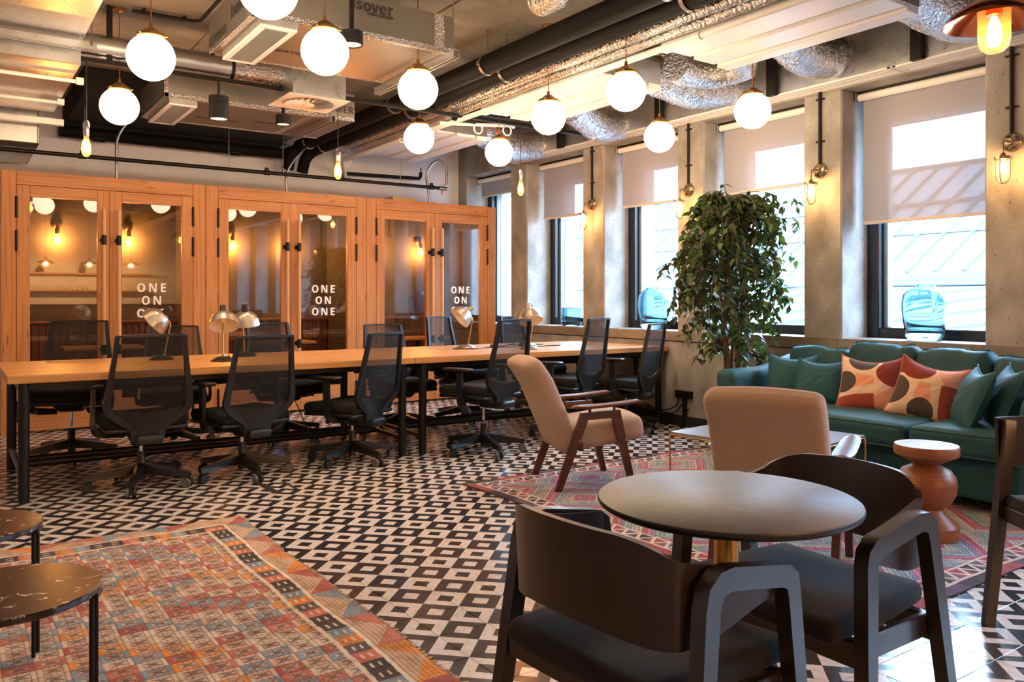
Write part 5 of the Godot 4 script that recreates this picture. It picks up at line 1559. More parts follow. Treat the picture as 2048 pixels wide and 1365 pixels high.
# beige armchair with walnut frame; faces -z
func armchair(label: String, at: Vector3, turn: float) -> void:
	var t := thing("armchair", label, "armchair", at, turn, "beige armchairs with wooden arms")
	var st: SurfaceTool
	for s in [-1.0, 1.0]:
		var x: float = s * 0.25
		var R := Vector3(x, 0, 0.26)
		# rear leg, top rail, front leg of the side frame, as one mitred frame
		var out := [Vector2(0.285, 0), Vector2(0.245, 0), Vector2(0.075, 0.43), Vector2(-0.085, 0.437), Vector2(-0.205, 0.0), Vector2(-0.24, 0.0), Vector2(-0.135, 0.487), Vector2(0.118, 0.475)]
		var poly := []
		for p in out: poly.append(Vector2(-p.x, p.y))
		var T := Transform3D(Basis(Vector3.UP, PI / 2), Vector3(x, 0, 0))
		st = ST(); plate(st, poly, 0.032, T); part(st, "side_frame", M.walnut, t)
		# arm paddle on two spacers
		st = ST()
		sheet(st, func(u: float, v: float):
			var z := lerpf(0.18, -0.27, u)
			var w := 0.046 * pow(maxf(1.0 - pow(absf(u * 2 - 1), 4.0), 0.0), 0.5) * lerpf(1.0, 0.8, u)
			return Vector3(x + s * 0.012 + (v * 2 - 1) * w, 0.508 + 0.03 * u * u - 0.006 * pow(v * 2 - 1, 2), z), 20, 6, 0.016)
		part(st, "arm_rest", M.walnut, t)
		for z in [0.06, -0.1]:
			st = ST(); cyl(st, Vector3(x, 0.478, z), Vector3(x, 0.502, z), 0.009, 10); part(st, "spacer", M.walnut, t)
		for p in [Vector2(0.13, 0.3), Vector2(-0.17, 0.3)]:
			st = ST(); cyl(st, Vector3(x, p.y, p.x), Vector3(x + s * 0.019, p.y, p.x), 0.008, 10); part(st, "screw", M.aged_brass, t)
	# seat wedge
	st = ST(); soft(st, Vector3(0.47, 0.155, 0.52), 0.05, Transform3D(Basis(Vector3.RIGHT, 0.13), Vector3(0, 0.335, -0.06)), func(p: Vector3): return p + Vector3(0, 0.022 * cos(p.x * 5.5) * (1.0 if p.y > 0 else 0.0) - 0.10 * maxf(-p.z - 0.12, 0.0) * (1.0 if p.y > 0 else -0.25), 0), 7)
	part(st, "seat", M.beige_cloth, t)
	# back: slab leaning backwards with a rolled top
	st = ST(); soft(st, Vector3(0.48, 0.63, 0.115), 0.045, Transform3D(Basis(Vector3.RIGHT, 0.40), Vector3(0, 0.513, 0.279)), func(p: Vector3): return p + Vector3(0, 0.012 * cos(p.x * 5.0) if p.y > 0.2 else 0.0, 0.035 * smoothstep(0.12, 0.33, p.y) - 0.018 * cos(p.x * 5.5) * (1.0 if p.z < 0 else 0.0)), 9)
	part(st, "back_rest", M.beige_cloth, t)
	st = ST(); box(st, Vector3(0, 0.622 + 0.06, 0.41), Vector3(0.43, 0.003, 0.004), 0.0, Basis(Vector3.RIGHT, 0.4)); part(st, "seam", M.beige_cloth, t)
	st = ST(); beam(st, Vector3(-0.26, 0.27, 0.12), Vector3(0.26, 0.27, 0.12), 0.03, 0.05, 0.003); part(st, "cross_bar", M.walnut, t)
	st = ST(); beam(st, Vector3(-0.26, 0.27, -0.17), Vector3(0.26, 0.27, -0.17), 0.03, 0.05, 0.003); part(st, "cross_bar", M.walnut, t)

# cushion: a square bag; faces +z
func cushion(called: String, label: String, m: Material, at: Vector3, B: Basis, size: float, thick: float, group: String, uv := false) -> void:
	var t := thing(called, label, "cushion", at, 0, group)
	var f := FastNoiseLite.new(); f.seed = int(at.x * 100 + at.z * 37); f.frequency = 3.0
	for s in [1.0, -1.0]:
		var st := ST()
		sheet(st, func(u: float, v: float):
			var a := u * 2 - 1; var b := v * 2 - 1
			if s < 0: a = -a
			var x := a * size / 2 * (1.0 - 0.10 * (1.0 - b * b))
			var y := b * size / 2 * (1.0 - 0.10 * (1.0 - a * a)) 
			var z: float = s * thick / 2 * pow(maxf((1.0 - pow(absf(a), 2.6)) * (1.0 - pow(absf(b), 2.6)), 0.0), 0.55)
			z += f.get_noise_2d(a * 1.3, b * 1.3 + s) * 0.012 * (1.0 - maxf(absf(a), absf(b)))
			y += -0.035 * maxf(0.0, b) * (1.0 - a * a)
			return B * Vector3(x, y, z), 22, 22, 0.0, uv)
		part(st, "front" if s > 0 else "rear", m, t)
	var st2 := ST()
	var q := []
	for k in 81:
		var e := k / 20
		var w := fmod(k / 20.0, 1.0) * 2 - 1
		var a: float = [w, 1.0, -w, -1.0, w][mini(e, 4)]
		var b: float = [-1.0, w, 1.0, -w, -1.0][mini(e, 4)]
		if k == 80: a = -1.0; b = -1.0
		q.append(B * Vector3(a * size / 2 * (1.0 - 0.10 * (1.0 - b * b)), b * size / 2 * (1.0 - 0.10 * (1.0 - a * a)) - 0.035 * maxf(0.0, b) * (1.0 - a * a), 0))
	tube(st2, q, 0.005, 6, false)
	part(st2, "piping", m, t)

func cushion_picture(seed_: int) -> ImageTexture:
	var n := 256
	var im := Image.create(n, n, false, Image.FORMAT_RGB8)
	var cream := rgb(220, 188, 160); var rust := rgb(150, 66, 44); var dark := rgb(74, 60, 54); var pink := rgb(216, 150, 118); var deep := rgb(122, 44, 26)
	var f := FastNoiseLite.new(); f.seed = seed_; f.frequency = 0.3
	for y in n:
		for x in n:
			var u := float(x) / n; var v := 1.0 - float(y) / n
			if seed_ == 2: 
				var q := u; u = 1.0 - v; v = q
			var c := cream
			if v > 0.8 - 0.1 * u and u < 0.62 and v > 0.62 + absf(u - 0.3) * 0.35: c = rust
			elif u > 0.62 and v > 0.78 - (u - 0.62) * 0.7: c = pink
			elif Vector2(u - 0.1, v - 0.52).length() < 0.2: c = dark
			elif u > 0.28 and u < 0.6 and v > 0.36 + (u - 0.28) * 0.1 and v < 0.66 - (u - 0.28) * 0.3: c = pink
			elif Vector2(u - 0.92, v - 0.28).length() < 0.3 or (u > 0.68 and v < 0.3): c = deep
			elif Vector2((u - 0.38) * 1.0, v - 0.02).length() < 0.25: c = dark
			im.set_pixel(x, y, c.darkened(clampf(f.get_noise_2d(x, y) * 0.18, 0, 0.2)))
	return tex(im)

func sofa() -> void:
	# stands along the window wall; seat faces -x. Local x to the room, built in world axes from its middle
	var t := thing("sofa", "teal velvet sofa with loose back cushions along the window wall", "sofa", Vector3(5.05, 0, -2.9))
	var st := ST(); soft(st, Vector3(0.9, 0.24, 1.98), 0.03, Transform3D(Basis(), Vector3(0.0, 0.2, 0)), null, 3); part(st, "base", M.velvet, t)
	st = ST(); soft(st, Vector3(0.2, 0.7, 2.06), 0.06, Transform3D(Basis(Vector3.BACK, -0.1), Vector3(0.40, 0.44, 0)), null, 4); part(st, "back_frame", M.velvet, t)
	for s in [-1.0, 1.0]:
		st = ST(); soft(st, Vector3(0.96, 0.58, 0.17), 0.06, Transform3D(Basis(), Vector3(-0.01, 0.385, s * 1.0)), func(p: Vector3): return p + Vector3(0, 0.10 * smoothstep(-0.1, 0.48, p.x) * smoothstep(0.0, 0.28, p.y), s * 0.02 * smoothstep(0.0, 0.28, p.y)), 5); part(st, "arm", M.velvet, t)
	# seat cushions with piping; the front bows out a little
	for e in [[-0.91, 0.37], [0.375, 0.91]]:
		var zc: float = (e[0] + e[1]) / 2; var w: float = e[1] - e[0]
		var bow := func(p: Vector3): return p + Vector3(-0.07 * smoothstep(0.0, -0.36, p.x) * (1.0 - pow((p.z + zc) / 1.0, 2)) * 1.0, 0.018 * cos(p.z / w * 2.6) * cos(p.x * 3.2) * (1.0 if p.y > 0 else 0.0), 0)
		st = ST(); soft(st, Vector3(0.76, 0.15, w - 0.006), 0.045, Transform3D(Basis(), Vector3(-0.12, 0.385, zc)), bow, 8); part(st, "seat_cushion", M.velvet, t)
		for y in [0.06, -0.06]:
			var q := []
			for k in 25:
				var z := lerpf(-w / 2 + 0.03, w / 2 - 0.03, k / 24.0)
				q.append(Vector3(-0.12, 0.385 + y, zc) + bow.call(Vector3(-0.372, 0.0, z)))
			st = ST(); tube(st, q, 0.006, 6); part(st, "piping", M.velvet, t)
	# back cushions
	var zs := [-0.96, -0.47, 0.02, 0.5, 0.98]
	for k in 4:
		var w: float = zs[k + 1] - zs[k]
		var zc: float = (zs[k] + zs[k + 1]) / 2
		var top: float = [0.40, 0.45, 0.44, 0.41][k]
		var fz := FastNoiseLite.new(); fz.seed = k; fz.frequency = 2.4
		st = ST(); soft(st, Vector3(0.17, top, w + 0.012), 0.07, Transform3D(Basis(Vector3.BACK, -0.2), Vector3(0.235, 0.44 + top / 2 - 0.02, zc)), func(p: Vector3): return p + Vector3(-0.03 * cos(p.z / w * 2.8) * (1.0 if p.x < 0 else 0.4) + fz.get_noise_2d(p.z * 3.0, p.y * 1.5) * 0.016, fz.get_noise_2d(p.z * 2.0, 9.0) * 0.03 * smoothstep(0.05, 0.2, p.y), 0), 8); part(st, "back_cushion", M.velvet, t)
		var q := []
		for i in 21:
			var z := lerpf(-w / 2 + 0.03, w / 2 - 0.03, i / 20.0)
			q.append(Vector3(0.235, 0.44 + top / 2 - 0.02, zc) + Basis(Vector3.BACK, -0.2) * (Vector3(-0.035, top / 2 + 0.001 + fz.get_noise_2d(z * 2.0, 9.0) * 0.03, z)))
		st = ST(); tube(st, q, 0.006, 6); part(st, "piping", M.velvet, t)
	for x in [-0.38, 0.38]:
		for z in [-0.9, 0.9]:
			st = ST(); cyl(st, Vector3(x, 0, z), Vector3(x, 0.09, z), 0.02, 12, 0.03); part(st, "foot", M.walnut, t)
	# loose cushions
	var P1 := mat("cushion_print", Color.WHITE, 0.9); P1.albedo_texture = cushion_picture(1)
	var P2 := mat("cushion_print_turned", Color.WHITE, 0.9); P2.albedo_texture = cushion_picture(2)
	var to_room := Basis(Vector3.UP, -PI / 2)
	cushion("scatter_cushion", "teal velvet cushion leaning in the sofa corner by the ficus", M.velvet_pillow, Vector3(4.98, 0.625, -3.64), Basis(Vector3.UP, -1.1) * Basis(Vector3.RIGHT, -0.42), 0.36, 0.15, "plain teal cushions on the sofa")
	cushion("scatter_cushion", "teal velvet cushion leaning on the corner cushion, next to the printed ones", M.velvet_pillow, Vector3(4.93, 0.615, -3.37), Basis(Vector3.UP, -1.25) * Basis(Vector3.RIGHT, -0.5), 0.36, 0.15, "plain teal cushions on the sofa")
	cushion("printed_cushion", "printed cushion in rust, cream and brown with a rust band along its top", P1, Vector3(4.95, 0.625, -3.02), Basis(Vector3.UP, -1.25) * Basis(Vector3.RIGHT, -0.45), 0.40, 0.15, "printed cushions on the sofa", true)
	cushion("printed_cushion", "printed cushion in brown, cream and rust, tilted, with a dark corner at its top", P2, Vector3(4.92, 0.62, -2.63), Basis(Vector3.UP, -1.25) * Basis(Vector3.RIGHT, -0.42) * Basis(Vector3.BACK, -0.22), 0.39, 0.15, "printed cushions on the sofa", true)
	cushion("scatter_cushion", "teal velvet cushion standing edge-on next to the tilted printed cushion", M.velvet_pillow, Vector3(4.80, 0.62, -2.3), Basis(Vector3.UP, -2.45) * Basis(Vector3.RIGHT, -0.4), 0.38, 0.14, "plain teal cushions on the sofa")
	cushion("scatter_cushion", "teal velvet cushion against the sofa arm, behind the edge-on one", M.velvet_pillow, Vector3(4.90, 0.63, -2.17), Basis(Vector3.UP, -2.5) * Basis(Vector3.RIGHT, -0.35), 0.38, 0.14, "plain teal cushions on the sofa")
	cushion("scatter_cushion", "tall teal velvet cushion upright at the end of the sofa by the dark wooden chair", M.velvet_pillow, Vector3(5.2, 0.74, -2.02), Basis(Vector3.UP, -2.4) * Basis(Vector3.RIGHT, -0.1), 0.52, 0.18, "plain teal cushions on the sofa")

func lounge() -> void:
	rug("lounge_rug", 2.70, 5.0, -4.42, -1.64, 1, "flat-woven rug in pink, grey-blue and plum zigzags under the lounge seats")
	rug("orange_rug", -1.1, 1.29, -4.45, -1.0, 0, "orange and grey flat-woven rug of small boxes in front of the desk")
	armchair("beige armchair with wooden arms standing side-on by the desk", Vector3(3.385, 0.008, -4.04), -PI / 2 - 0.35)
	armchair("beige armchair with wooden arms turned to the sofa, its back to the round table", Vector3(3.07, 0.008, -2.29), -1.12)
	sofa()
	# slate coffee table on thin brass legs
	var t := thing("coffee_table", "low square grey-topped coffee table with thin brass legs before the sofa", "coffee table", Vector3(3.98, 0.008, -3.02), 0.0)
	var A := [Vector3(-0.49, 0, -0.37), Vector3(0.245, 0, -0.464), Vector3(0.33, 0, 0.36), Vector3(-0.405, 0, 0.454)]
	var st := ST()
	var poly := []
	for p in A: poly.append(Vector2(p.x, p.z))
	plate(st, poly, 0.014, Transform3D(Basis(Vector3.RIGHT, PI / 2), Vector3(0, 0.386, 0))); part(st, "table_top", M.slate_top, t)
	for k in 4:
		st = ST(); tube(st, [A[k] * 0.99 + Vector3(0, 0.375, 0), A[(k + 1) % 4] * 0.99 + Vector3(0, 0.375, 0)], 0.006, 8); part(st, "edge_rod", M.brass, t)
		st = ST(); tube(st, smooth_path([A[k] * 0.93 + Vector3(0, 0.375, 0), A[k] * 1.0 + Vector3(0, 0.365, 0), A[k] * 1.0 + Vector3(0, 0.2, 0), A[k] * 1.0], 4), 0.006, 8); part(st, "leg", M.brass, t)
	# turned wooden stool
	t = thing("turned_stool", "turned wooden stool with a round top and a bulbous waist", "stool", Vector3(3.98, 0.008, -2.13))
	st = ST(); lathe(st, [Vector2(0, 0.3581), Vector2(0.0555, 0.3591), Vector2(0.1406, 0.4011), Vector2(0.1458, 0.404), Vector2(0.148, 0.4106), Vector2(0.148, 0.4469), Vector2(0.1443, 0.4527), Vector2(0, 0.4527)], 48); part(st, "top", M.stool_wood, t)
	st = ST(); lathe(st, [Vector2(0.05925, 0.36), Vector2(0.06715, 0.3495), Vector2(0.1106, 0.3295), Vector2(0.1327, 0.296), Vector2(0.1382, 0.2579), Vector2(0.1327, 0.2149), Vector2(0.1106, 0.1719), Vector2(0.079, 0.148), Vector2(0.0711, 0.1413)].duplicate(), 40); part(st, "waist", M.stool_wood, t)
	st = ST(); lathe(st, [Vector2(0.0756, 0.1413), Vector2(0.084, 0.1194), Vector2(0.1445, 0.06494), Vector2(0.147, 0.0573), Vector2(0.147, 0.00382), Vector2(0.1428, 0), Vector2(0, 0)], 40); part(st, "foot", M.stool_wood, t)

# ---------------------------------------------------------------- foreground: bistro table, bentwood chairs, side tables
# bent plywood armchair; faces -z
func bent_chair(label: String, at: Vector3, turn: float) -> void:
	var t := thing("bentwood_armchair", label, "armchair", at, turn, "black bentwood armchairs")
	var st: SurfaceTool
	# wrap-round back: plan is a rounded U, tall at the middle, narrowing towards the arms
	st = ST()
	sheet(st, func(u: float, v: float):
		var s := u * 2 - 1
		var a := absf(s)
		var x: float; var z: float
		var bend := 0.62
		if a < bend:
			x = 0.235 * sin(a / bend * 1.35) / sin(1.35)
			z = 0.235 - 0.085 * (1.0 - cos(a / bend * 1.35)) / (1.0 - cos(1.35))
		else:
			var k := (a - bend) / (1.0 - bend)
			x = 0.235 + 0.028 * k
			z = 0.15 - 0.30 * k
		var top := lerpf(0.742, 0.735, smoothstep(0.0, 0.5, a)) - 0.085 * smoothstep(0.25, 1.0, a)
		var low := lerpf(0.545, 0.53, smoothstep(0.1, 0.5, a)) + 0.06 * smoothstep(0.66, 1.0, a)
		if a > 0.94: 
			var q := (a - 0.94) / 0.06
			top -= 0.03 * (1.0 - sqrt(maxf(1.0 - q * q, 0.0)))
			low += 0.03 * (1.0 - sqrt(maxf(1.0 - q * q, 0.0)))
		return Vector3(signf(s) * x, lerpf(low, top, v), z + 0.02 * (v - 0.5) * (1.0 - a)), 64, 8, 0.013)
	part(st, "curved_back", M.black_wood, t)
	for s in [-1.0, 1.0]:
		# inverted-U side frame: front leg, arm and rear leg in one rounded band
		var x: float = s * 0.268
		var path := [Vector3(x + s * 0.03, 0, 0.205), Vector3(x + s * 0.012, 0.35, 0.155), Vector3(x, 0.61, 0.118), Vector3(x, 0.643, 0.108), Vector3(x, 0.657, 0.088), Vector3(x, 0.66, 0.06), Vector3(x, 0.633, -0.095), Vector3(x, 0.628, -0.116), Vector3(x, 0.615, -0.134), Vector3(x, 0.59, -0.14), Vector3(x + s * 0.012, 0.3, -0.16), Vector3(x + s * 0.025, 0, -0.185)]
		var ws := [0.03, 0.036, 0.042, 0.046, 0.046, 0.044, 0.044, 0.046, 0.046, 0.042, 0.036, 0.028]
		st = ST(); strap(st, path, ws, 0.034, Vector3(s, 0, 0)); part(st, "leg_frame", M.black_wood, t)
		st = ST(); box2(st, Vector3(x - s * 0.01, 0.37, -0.15), Vector3(x - s * 0.028, 0.425, 0.15), 0.003); part(st, "side_rail", M.black_wood, t)
	for z in [-0.14, 0.15]:
		st = ST(); box2(st, Vector3(-0.262, 0.36, z - 0.014), Vector3(0.262, 0.42, z + 0.014), 0.003); part(st, "cross_rail", M.black_wood, t)
	st = ST(); soft(st, Vector3(0.47, 0.06, 0.43), 0.028, Transform3D(Basis(), Vector3(0, 0.447, -0.0)), func(p: Vector3): return Vector3(p.x * (1.0 - 0.1 * smoothstep(0.0, 0.22, p.z)), p.y - 0.015 * cos(p.x * 6.0) * cos(p.z * 6.0) - 0.06 * maxf(-p.z - 0.13, 0), p.z), 8); part(st, "seat", M.felt, t)

func foreground() -> void:
	var t := thing("bistro_table", "round grey-black bistro table with a brass stem", "table", Vector3(1.44, 0, -1.225))
	var st := ST(); lathe(st, [Vector2(0, 0.735), Vector2(0.284, 0.735), Vector2(0.287, 0.733)], 72); part(st, "table_top", M.laminate, t)
	st = ST(); lathe(st, [Vector2(0, 0.716), Vector2(0.278, 0.716), Vector2(0.287, 0.722), Vector2(0.289, 0.727), Vector2(0.287, 0.7331)], 72); part(st, "top_edge", M.laminate_edge, t)
	st = ST(); cyl(st, Vector3(0, 0.02, 0), Vector3(0, 0.71, 0), 0.028, 24); part(st, "stem", M.brass, t)
	st = ST(); lathe(st, [Vector2(0, 0), Vector2(0.2, 0), Vector2(0.2, 0.008), Vector2(0.05, 0.022), Vector2(0, 0.022)], 40); part(st, "foot", M.brass, t)
	bent_chair("black bentwood armchair with its back to the orange rug, tucked under the bistro table", Vector3(1.24, 0, -1.29), -PI / 2 + 0.06)
	bent_chair("black bentwood armchair facing the orange rug, on the lounge side of the bistro table", Vector3(1.80, 0, -1.29), PI / 2)
	# black side chair, turned away
	var c := thing("side_chair", "black wooden side chair standing apart in front of the sofa's end", "chair", Vector3(3.15, 0, -1.125), 2.498)
	for sx in [-1.0, 1.0]:
		st = ST(); strap(st, [Vector3(sx * 0.225, 0, 0.215), Vector3(sx * 0.19, 0.43, 0.2), Vector3(sx * 0.16, 0.70, 0.205), Vector3(sx * 0.155, 0.742, 0.21)], [0.03, 0.042, 0.04, 0.034], 0.036, Vector3(1, 0, 0)); part(st, "rear_leg", M.black_wood, c)
		st = ST(); strap(st, [Vector3(sx * 0.22, 0, -0.21), Vector3(sx * 0.185, 0.43, -0.2)], [0.028, 0.04], 0.034, Vector3(1, 0, 0)); part(st, "front_leg", M.black_wood, c)
		st = ST(); box2(st, Vector3(sx * 0.17, 0.385, -0.2), Vector3(sx * 0.19, 0.44, 0.18), 0.003); part(st, "side_rail", M.black_wood, c)
	for z in [-0.2, 0.185]:
		st = ST(); box2(st, Vector3(-0.185, 0.385, z - 0.012), Vector3(0.185, 0.44, z + 0.012), 0.003); part(st, "cross_rail", M.black_wood, c)
	st = ST(); sheet(st, func(u: float, v: float): return Vector3(lerpf(0.19, -0.19, u), lerpf(0.56 + 0.015 * sin(PI * u), 0.75, v), 0.205 + 0.05 * sin(PI * u) + 0.015 * v), 16, 6, 0.012); part(st, "back_board", M.black_wood, c)
	st = ST(); soft(st, Vector3(0.37, 0.05, 0.41), 0.022, Transform3D(Basis(), Vector3(0, 0.455, -0.01)), null, 4); part(st, "seat", M.felt, c)
	# marble side tables
	for e in [[Vector3(0.12, 0, -2.39), 0.45, "low round dark marble side table standing farther from the desk"], [Vector3(0.05, 0, -3.16), 0.445, "low round table with a dark veined marble top, nearer to the desk"]]:
		var s := thing("side_table", e[2], "side table", e[0] + Vector3(0, 0.009, 0), 0, "dark marble side tables")
		var h: float = e[1] - 0.009
		st = ST(); lathe(st, [Vector2(0, h - 0.018), Vector2(0.212, h - 0.018), Vector2(0.215, h - 0.015), Vector2(0.215, h - 0.003), Vector2(0.212, h), Vector2(0, h)], 64); part(st, "table_top", M.dark_marble, s)
		for k in 3:
			var a := -0.35 + TAU * k / 3
			var p := Vector3(cos(a) * 0.2, 0, -sin(a) * 0.2)
			var side := Vector3(-p.z, 0, p.x).normalized() * 0.022
			for w in [-1.0, 1.0]:
				st = ST(); cyl(st, p + side * w, p + side * w + Vector3(0, h - 0.018, 0), 0.0065, 10); part(st, "leg", M.black_metal, s)
			st = ST(); cyl(st, p + Vector3(0, 0.12, 0), Vector3(0, 0.12, 0), 0.005, 8); part(st, "brace", M.black_metal, s)
			st = ST(); box(st, p * 0.93 + Vector3(0, h - 0.024, 0), Vector3(0.06, 0.012, 0.06), 0.002, Basis(Vector3.UP, a)); part(st, "bracket", M.black_metal, s)
	st = ST(); box2(st, Vector3(-0.02, 0, -0.14), Vector3(0.025, 0.0015, 0.14)); box2(st, Vector3(0.13, 0, -0.14), Vector3(0.15, 0.0012, 0.14))
	one(st, "floor_box", mat("floor_steel", rgb(120, 118, 116), 0.4, 1.0), "flat steel floor-box trim set in the tiles before the desk", "floor box").position = Vector3(1.64, 0.0002, -5.02)

# ---------------------------------------------------------------- ficus
func leaf_mesh() -> ArrayMesh:
	var st := ST()
	st.set_smooth_group(1)
	var ws := [0.0, 0.7, 1.0, 0.92, 0.6, 0.22, 0.0]
	var n := ws.size() - 1
	var m := []
	for i in n + 1:
		var u := float(i) / n
		var y := -0.22 * u * u
		m.append([Vector3(-0.24 * ws[i], y + 0.06 * ws[i], u), Vector3(0, y, u), Vector3(0.24 * ws[i], y + 0.06 * ws[i], u)])
	for i in n:
		for k in 2:
			quad(st, m[i][k], m[i + 1][k], m[i + 1][k + 1], m[i][k + 1])
	return mesh_of(st)

func ficus() -> void:
	var base := Vector3(5.12, 0, -4.30)
	var t := thing("ficus_tree", "tall potted ficus tree with drooping leaves between desk and sofa", "plant", base)
	var st := ST(); lathe(st, [Vector2(0, 0), Vector2(0.13, 0), Vector2(0.17, 0.3), Vector2(0.18, 0.32), Vector2(0.165, 0.32), Vector2(0.15, 0.29), Vector2(0, 0.285)], 32); part(st, "pot", M.pot, t)
	st = ST(); lathe(st, [Vector2(0, 0.3), Vector2(0.155, 0.292)], 24); part(st, "soil", M.soil, t)
	var tips := []
	var r := RandomNumberGenerator.new(); r.seed = 77
	for k in 5:
		var a := TAU * k / 5 + 0.4
		var p := [Vector3(cos(a) * 0.05, 0.29, sin(a) * 0.05), Vector3(cos(a) * 0.06, 0.7, sin(a) * 0.05), Vector3(cos(a + 0.6) * 0.08, 1.1, sin(a + 0.6) * 0.07), Vector3(cos(a + 0.9) * 0.16, 1.5, sin(a + 0.9) * 0.13), Vector3(cos(a + 1.0) * 0.26, 1.85, sin(a + 1.0) * 0.2)]
		var q := smooth_path(p, 5)
		var rr := []
		for i in q.size(): rr.append(lerpf(0.015, 0.005, float(i) / q.size()))
		st = ST(); tube(st, q, rr, 8); part(st, "stem", M.bark, t)
		tips.append(q)
	# branches and leaves: an egg-shaped crown, thinner skirt below, a few long sprays on top
	var twigs := ST()
	var place := {"leaf": [], "leaf_pale": [], "leaf_dark": []}
	for k in 290:
		var y := 0.72 + 1.30 * pow(r.randf(), 0.62)
		var h := clampf((y - 0.72) / 1.3, 0, 1)
		var wide := 0.22 + 0.26 * sin(PI * clampf(pow(h, 0.9) * 0.9 + 0.02, 0, 1))
		var a := r.randf() * TAU
		var s: Array = tips[r.randi() % 5]
		var src: Vector3 = s[0]
		for v in s:
			if v.y < y - 0.08: src = v
		var end := Vector3(cos(a) * wide * r.randf_range(0.55, 1.05), y, sin(a) * wide * r.randf_range(0.5, 0.9))
		if k < 12: end = Vector3(cos(a) * 0.6, r.randf_range(1.45, 2.0), sin(a) * 0.42)
		if k >= 12 and k < 20: end = Vector3(r.randf_range(-0.3, 0.3), r.randf_range(1.9, 2.06), r.randf_range(-0.25, 0.25))
		if end.x + base.x > 5.68: end.x = 5.68 - base.x
		if (end.z + base.z > -4.08 or end.z + base.z < -4.95) and end.x + base.x > 5.5: end.x = 5.5 - base.x
		var mid := src.lerp(end, 0.55) + Vector3(0, 0.06, 0)
		var droop := end + Vector3(cos(a) * 0.05, -0.09, sin(a) * 0.05)
		if droop.x > end.x: droop.x = end.x
		var path := smooth_path([src, mid, end, droop], 4)
		tube(twigs, path, 0.0022, 4, false)
		for i in 13:
			var pos: Vector3 = path[int(lerpf(3.0, path.size() - 1.0, i / 12.0))]
			var yaw := r.randf() * TAU
			var pitch := r.randf_range(0.1, 1.15)
			var L := r.randf_range(0.06, 0.092)
			var B := Basis(Vector3.UP, yaw) * Basis(Vector3.RIGHT, pitch) * Basis(Vector3.BACK, r.randf_range(-0.8, 0.8))
			var kind: String = ["leaf", "leaf", "leaf_dark", "leaf_dark", "leaf_pale"][r.randi() % 5]
			place[kind].append(Transform3D(B.scaled(Vector3.ONE * L), pos + Vector3(r.randf_range(-0.012, 0.012), 0, r.randf_range(-0.012, 0.012))))
	part(twigs, "twigs", M.bark, t).set_meta("kind", "stuff")
	var lm := leaf_mesh()
	# the leaves nearest the room are leaves of their own, the rest one mass
	var front := []
	for kind in place:
		for x in place[kind]: front.append([x.origin.x * 0.57 - x.origin.z * 0.82 + rng.randf() * 0.1, kind, x])
	front.sort_custom(func(a, b): return a[0] < b[0])
	var rest := {"leaf": [], "leaf_pale": [], "leaf_dark": []}
	for i in front.size():
		if i < 300:
			var o := part(lm, "leaf", M[front[i][1]], t)
			o.transform = front[i][2]
		else:
			rest[front[i][1]].append(front[i][2])
	for kind in rest:
		var mm := MultiMesh.new()
		mm.transform_format = MultiMesh.TRANSFORM_3D
		mm.mesh = lm
		mm.instance_count = rest[kind].size()
		for i in rest[kind].size(): mm.set_instance_transform(i, rest[kind][i])
		var o := MultiMeshInstance3D.new()
		o.multimesh = mm
		o.material_override = M[kind]
		o.name = "inner_foliage"
		o.set_meta("kind", "stuff")
		t.add_child(o, true)

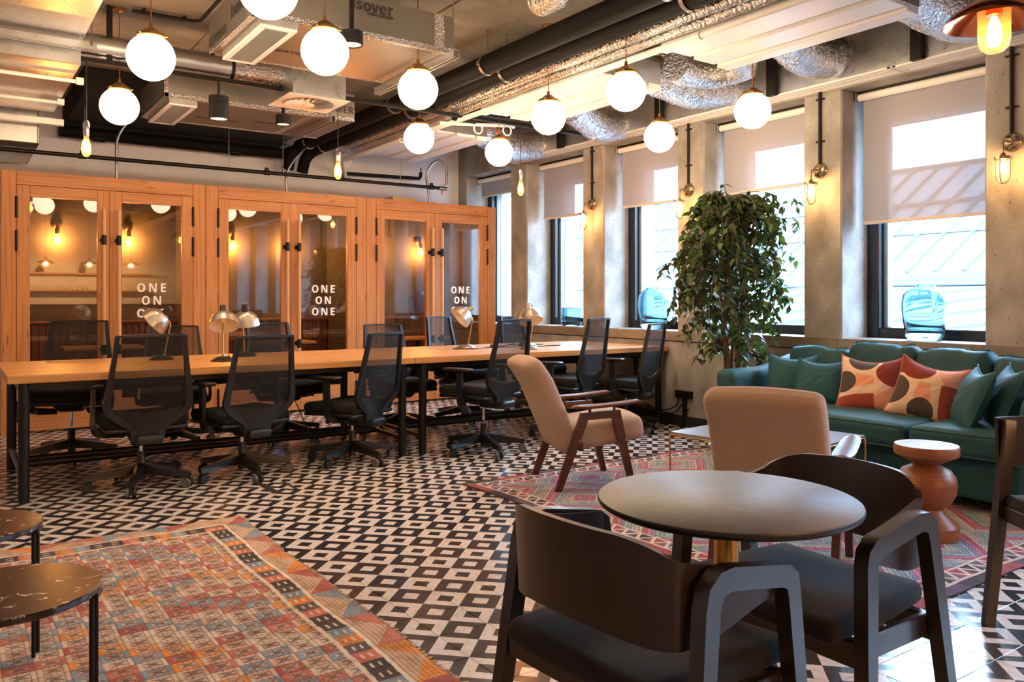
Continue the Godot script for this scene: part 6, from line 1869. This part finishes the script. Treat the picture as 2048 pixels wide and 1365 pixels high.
# ---------------------------------------------------------------- bar behind the camera (seen mirrored in the booth doors)
func bar() -> void:
	# herringbone wall tiles are too small here to tell apart
	var n := 256
	var im := Image.create(n, n, false, Image.FORMAT_RGB8)
	for y in n:
		for x in n:
			var cx := x / 64; var cy := y / 64
			var a := (x + y) % 64; var b := (x - y + 256) % 64
			var line := a % 16 < 1 if (cx + cy) % 2 == 0 else b % 16 < 1
			im.set_pixel(x, y, rgb(150, 140, 126) if line else rgb(226, 219, 206))
	var m: StandardMaterial3D = M.tile_wall
	m.albedo_color = Color.WHITE
	m.albedo_texture = tex(im)
	tri_map(m, Vector3.ONE * 1.3, true)
	m.roughness = 0.2
	var st: SurfaceTool
	for e in [[1.78, "upper oak wall shelf behind the bar"], [1.38, "lower oak wall shelf behind the bar, holding cups and glasses"]]:
		var t := thing("wall_shelf", e[1], "shelf", Vector3(1.9, e[0], Z1 - 0.15), 0, "oak wall shelves behind the bar")
		st = ST(); box2(st, Vector3(-0.55, -0.02, -0.15), Vector3(2.2, 0.02, 0.15), 0.004); part(st, "board", M.desk_oak, t)
	var c := thing("bar_counter", "dark-topped bar counter with reddish boarded front behind the photographer", "counter", Vector3(2.2, 0, 3.7))
	st = ST(); box2(st, Vector3(-2.6, 1.02, -0.38), Vector3(2.6, 1.07, 0.4), 0.006); part(st, "counter_top", M.dark_stone, c)
	for k in 43:
		st = ST(); box2(st, Vector3(-2.55 + k * 0.119, 0.06, -0.32), Vector3(-2.55 + k * 0.119 + 0.115, 1.02, -0.29), 0.004); part(st, "front_board", M.cladding_wood, c)
	st = ST(); box2(st, Vector3(-2.55, 0, -0.29), Vector3(2.55, 1.02, 0.3)); part(st, "carcass", M.skirting, c)
	var cup := [Vector2(0, 0), Vector2(0.026, 0), Vector2(0.038, 0.03), Vector2(0.04, 0.06), Vector2(0.037, 0.06), Vector2(0.034, 0.03), Vector2(0, 0.006)]
	var proto: Node3D = null
	for k in 12:
		for j in 2:
			if proto == null:
				proto = thing("coffee_cup", "white coffee cup in the row on the lower bar shelf", "cup", Vector3.ZERO, 0, "white cups on the bar shelf")
				st = ST(); lathe(st, cup, 16); part(st, "bowl", M.white_plastic, proto)
				st = ST(); tube(st, smooth_path([Vector3(0.037, 0.05, 0), Vector3(0.058, 0.045, 0), Vector3(0.055, 0.022, 0), Vector3(0.036, 0.02, 0)], 3), 0.004, 6); part(st, "handle", M.white_plastic, proto)
				proto.position = Vector3(2.35, 1.4, Z1 - 0.2)
			else:
				copy_of(proto, proto.get_meta("label"), Vector3(2.35 + k * 0.105, 1.4 + j * 0.055, Z1 - 0.2), 0.4 + j)
	var g0: Node3D = null
	for k in 10:
		if g0 == null:
			st = ST(); lathe(st, [Vector2(0, 0), Vector2(0.03, 0), Vector2(0.036, 0.11), Vector2(0.034, 0.11), Vector2(0.028, 0.008), Vector2(0, 0.008)], 16)
			g0 = one(st, "drinking_glass", M.bulb_glass, "clear drinking glass in the row on the lower bar shelf", "glass", "clear glasses on the bar shelf")
			g0.position = Vector3(1.42, 1.4, Z1 - 0.2)
		else:
			copy_of(g0, g0.get_meta("label"), Vector3(1.42 + k * 0.085, 1.4, Z1 - 0.2))
	for e in [[1.75, 0.09, 0.16, "squat dark jug with a handle on the upper bar shelf"], [2.62, 0.075, 0.26, "tall dark bottle vase on the upper bar shelf"], [3.2, 0.085, 0.22, "dark waisted vase at the end of the upper bar shelf"]]:
		st = ST(); lathe(st, [Vector2(0, 0), Vector2(e[1] * 0.8, 0), Vector2(e[1], e[2] * 0.35), Vector2(e[1] * 0.6, e[2] * 0.7), Vector2(e[1] * 0.4, e[2] * 0.8), Vector2(e[1] * 0.5, e[2]), Vector2(e[1] * 0.4, e[2]), Vector2(0, e[2] * 0.5)], 20)
		one(st, "jug", M.dark_stone, e[3], "jug").position = Vector3(e[0], 1.8, Z1 - 0.15)
	for k in 4:
		var p := thing("bar_pendant", "copper saucer pendant over the bar counter", "pendant lamp", Vector3(0.9 + k * 0.85, 1.95, 3.7), 0, "copper pendants over the bar")
		st = ST(); lathe(st, [Vector2(0.03, 0.15), Vector2(0.035, 0.11), Vector2(0.15, 0.045), Vector2(0.178, 0.012), Vector2(0.174, 0.014), Vector2(0.03, 0.1)], 28); part(st, "shade", M.copper, p)
		st = ST(); lathe(st, [Vector2(0, -0.03), Vector2(0.02, -0.02), Vector2(0.024, 0.01), Vector2(0, 0.05)], 12); part(st, "filament", M.filament, p)
		st = ST(); cyl(st, Vector3(0, 0.15, 0), Vector3(0, CEIL - 1.95, 0), 0.004, 6); part(st, "cord", M.cable, p)
		omni(p, Vector3(0, 0.0, 0), Color(1.0, 0.74, 0.46), 4.0, 0.025)
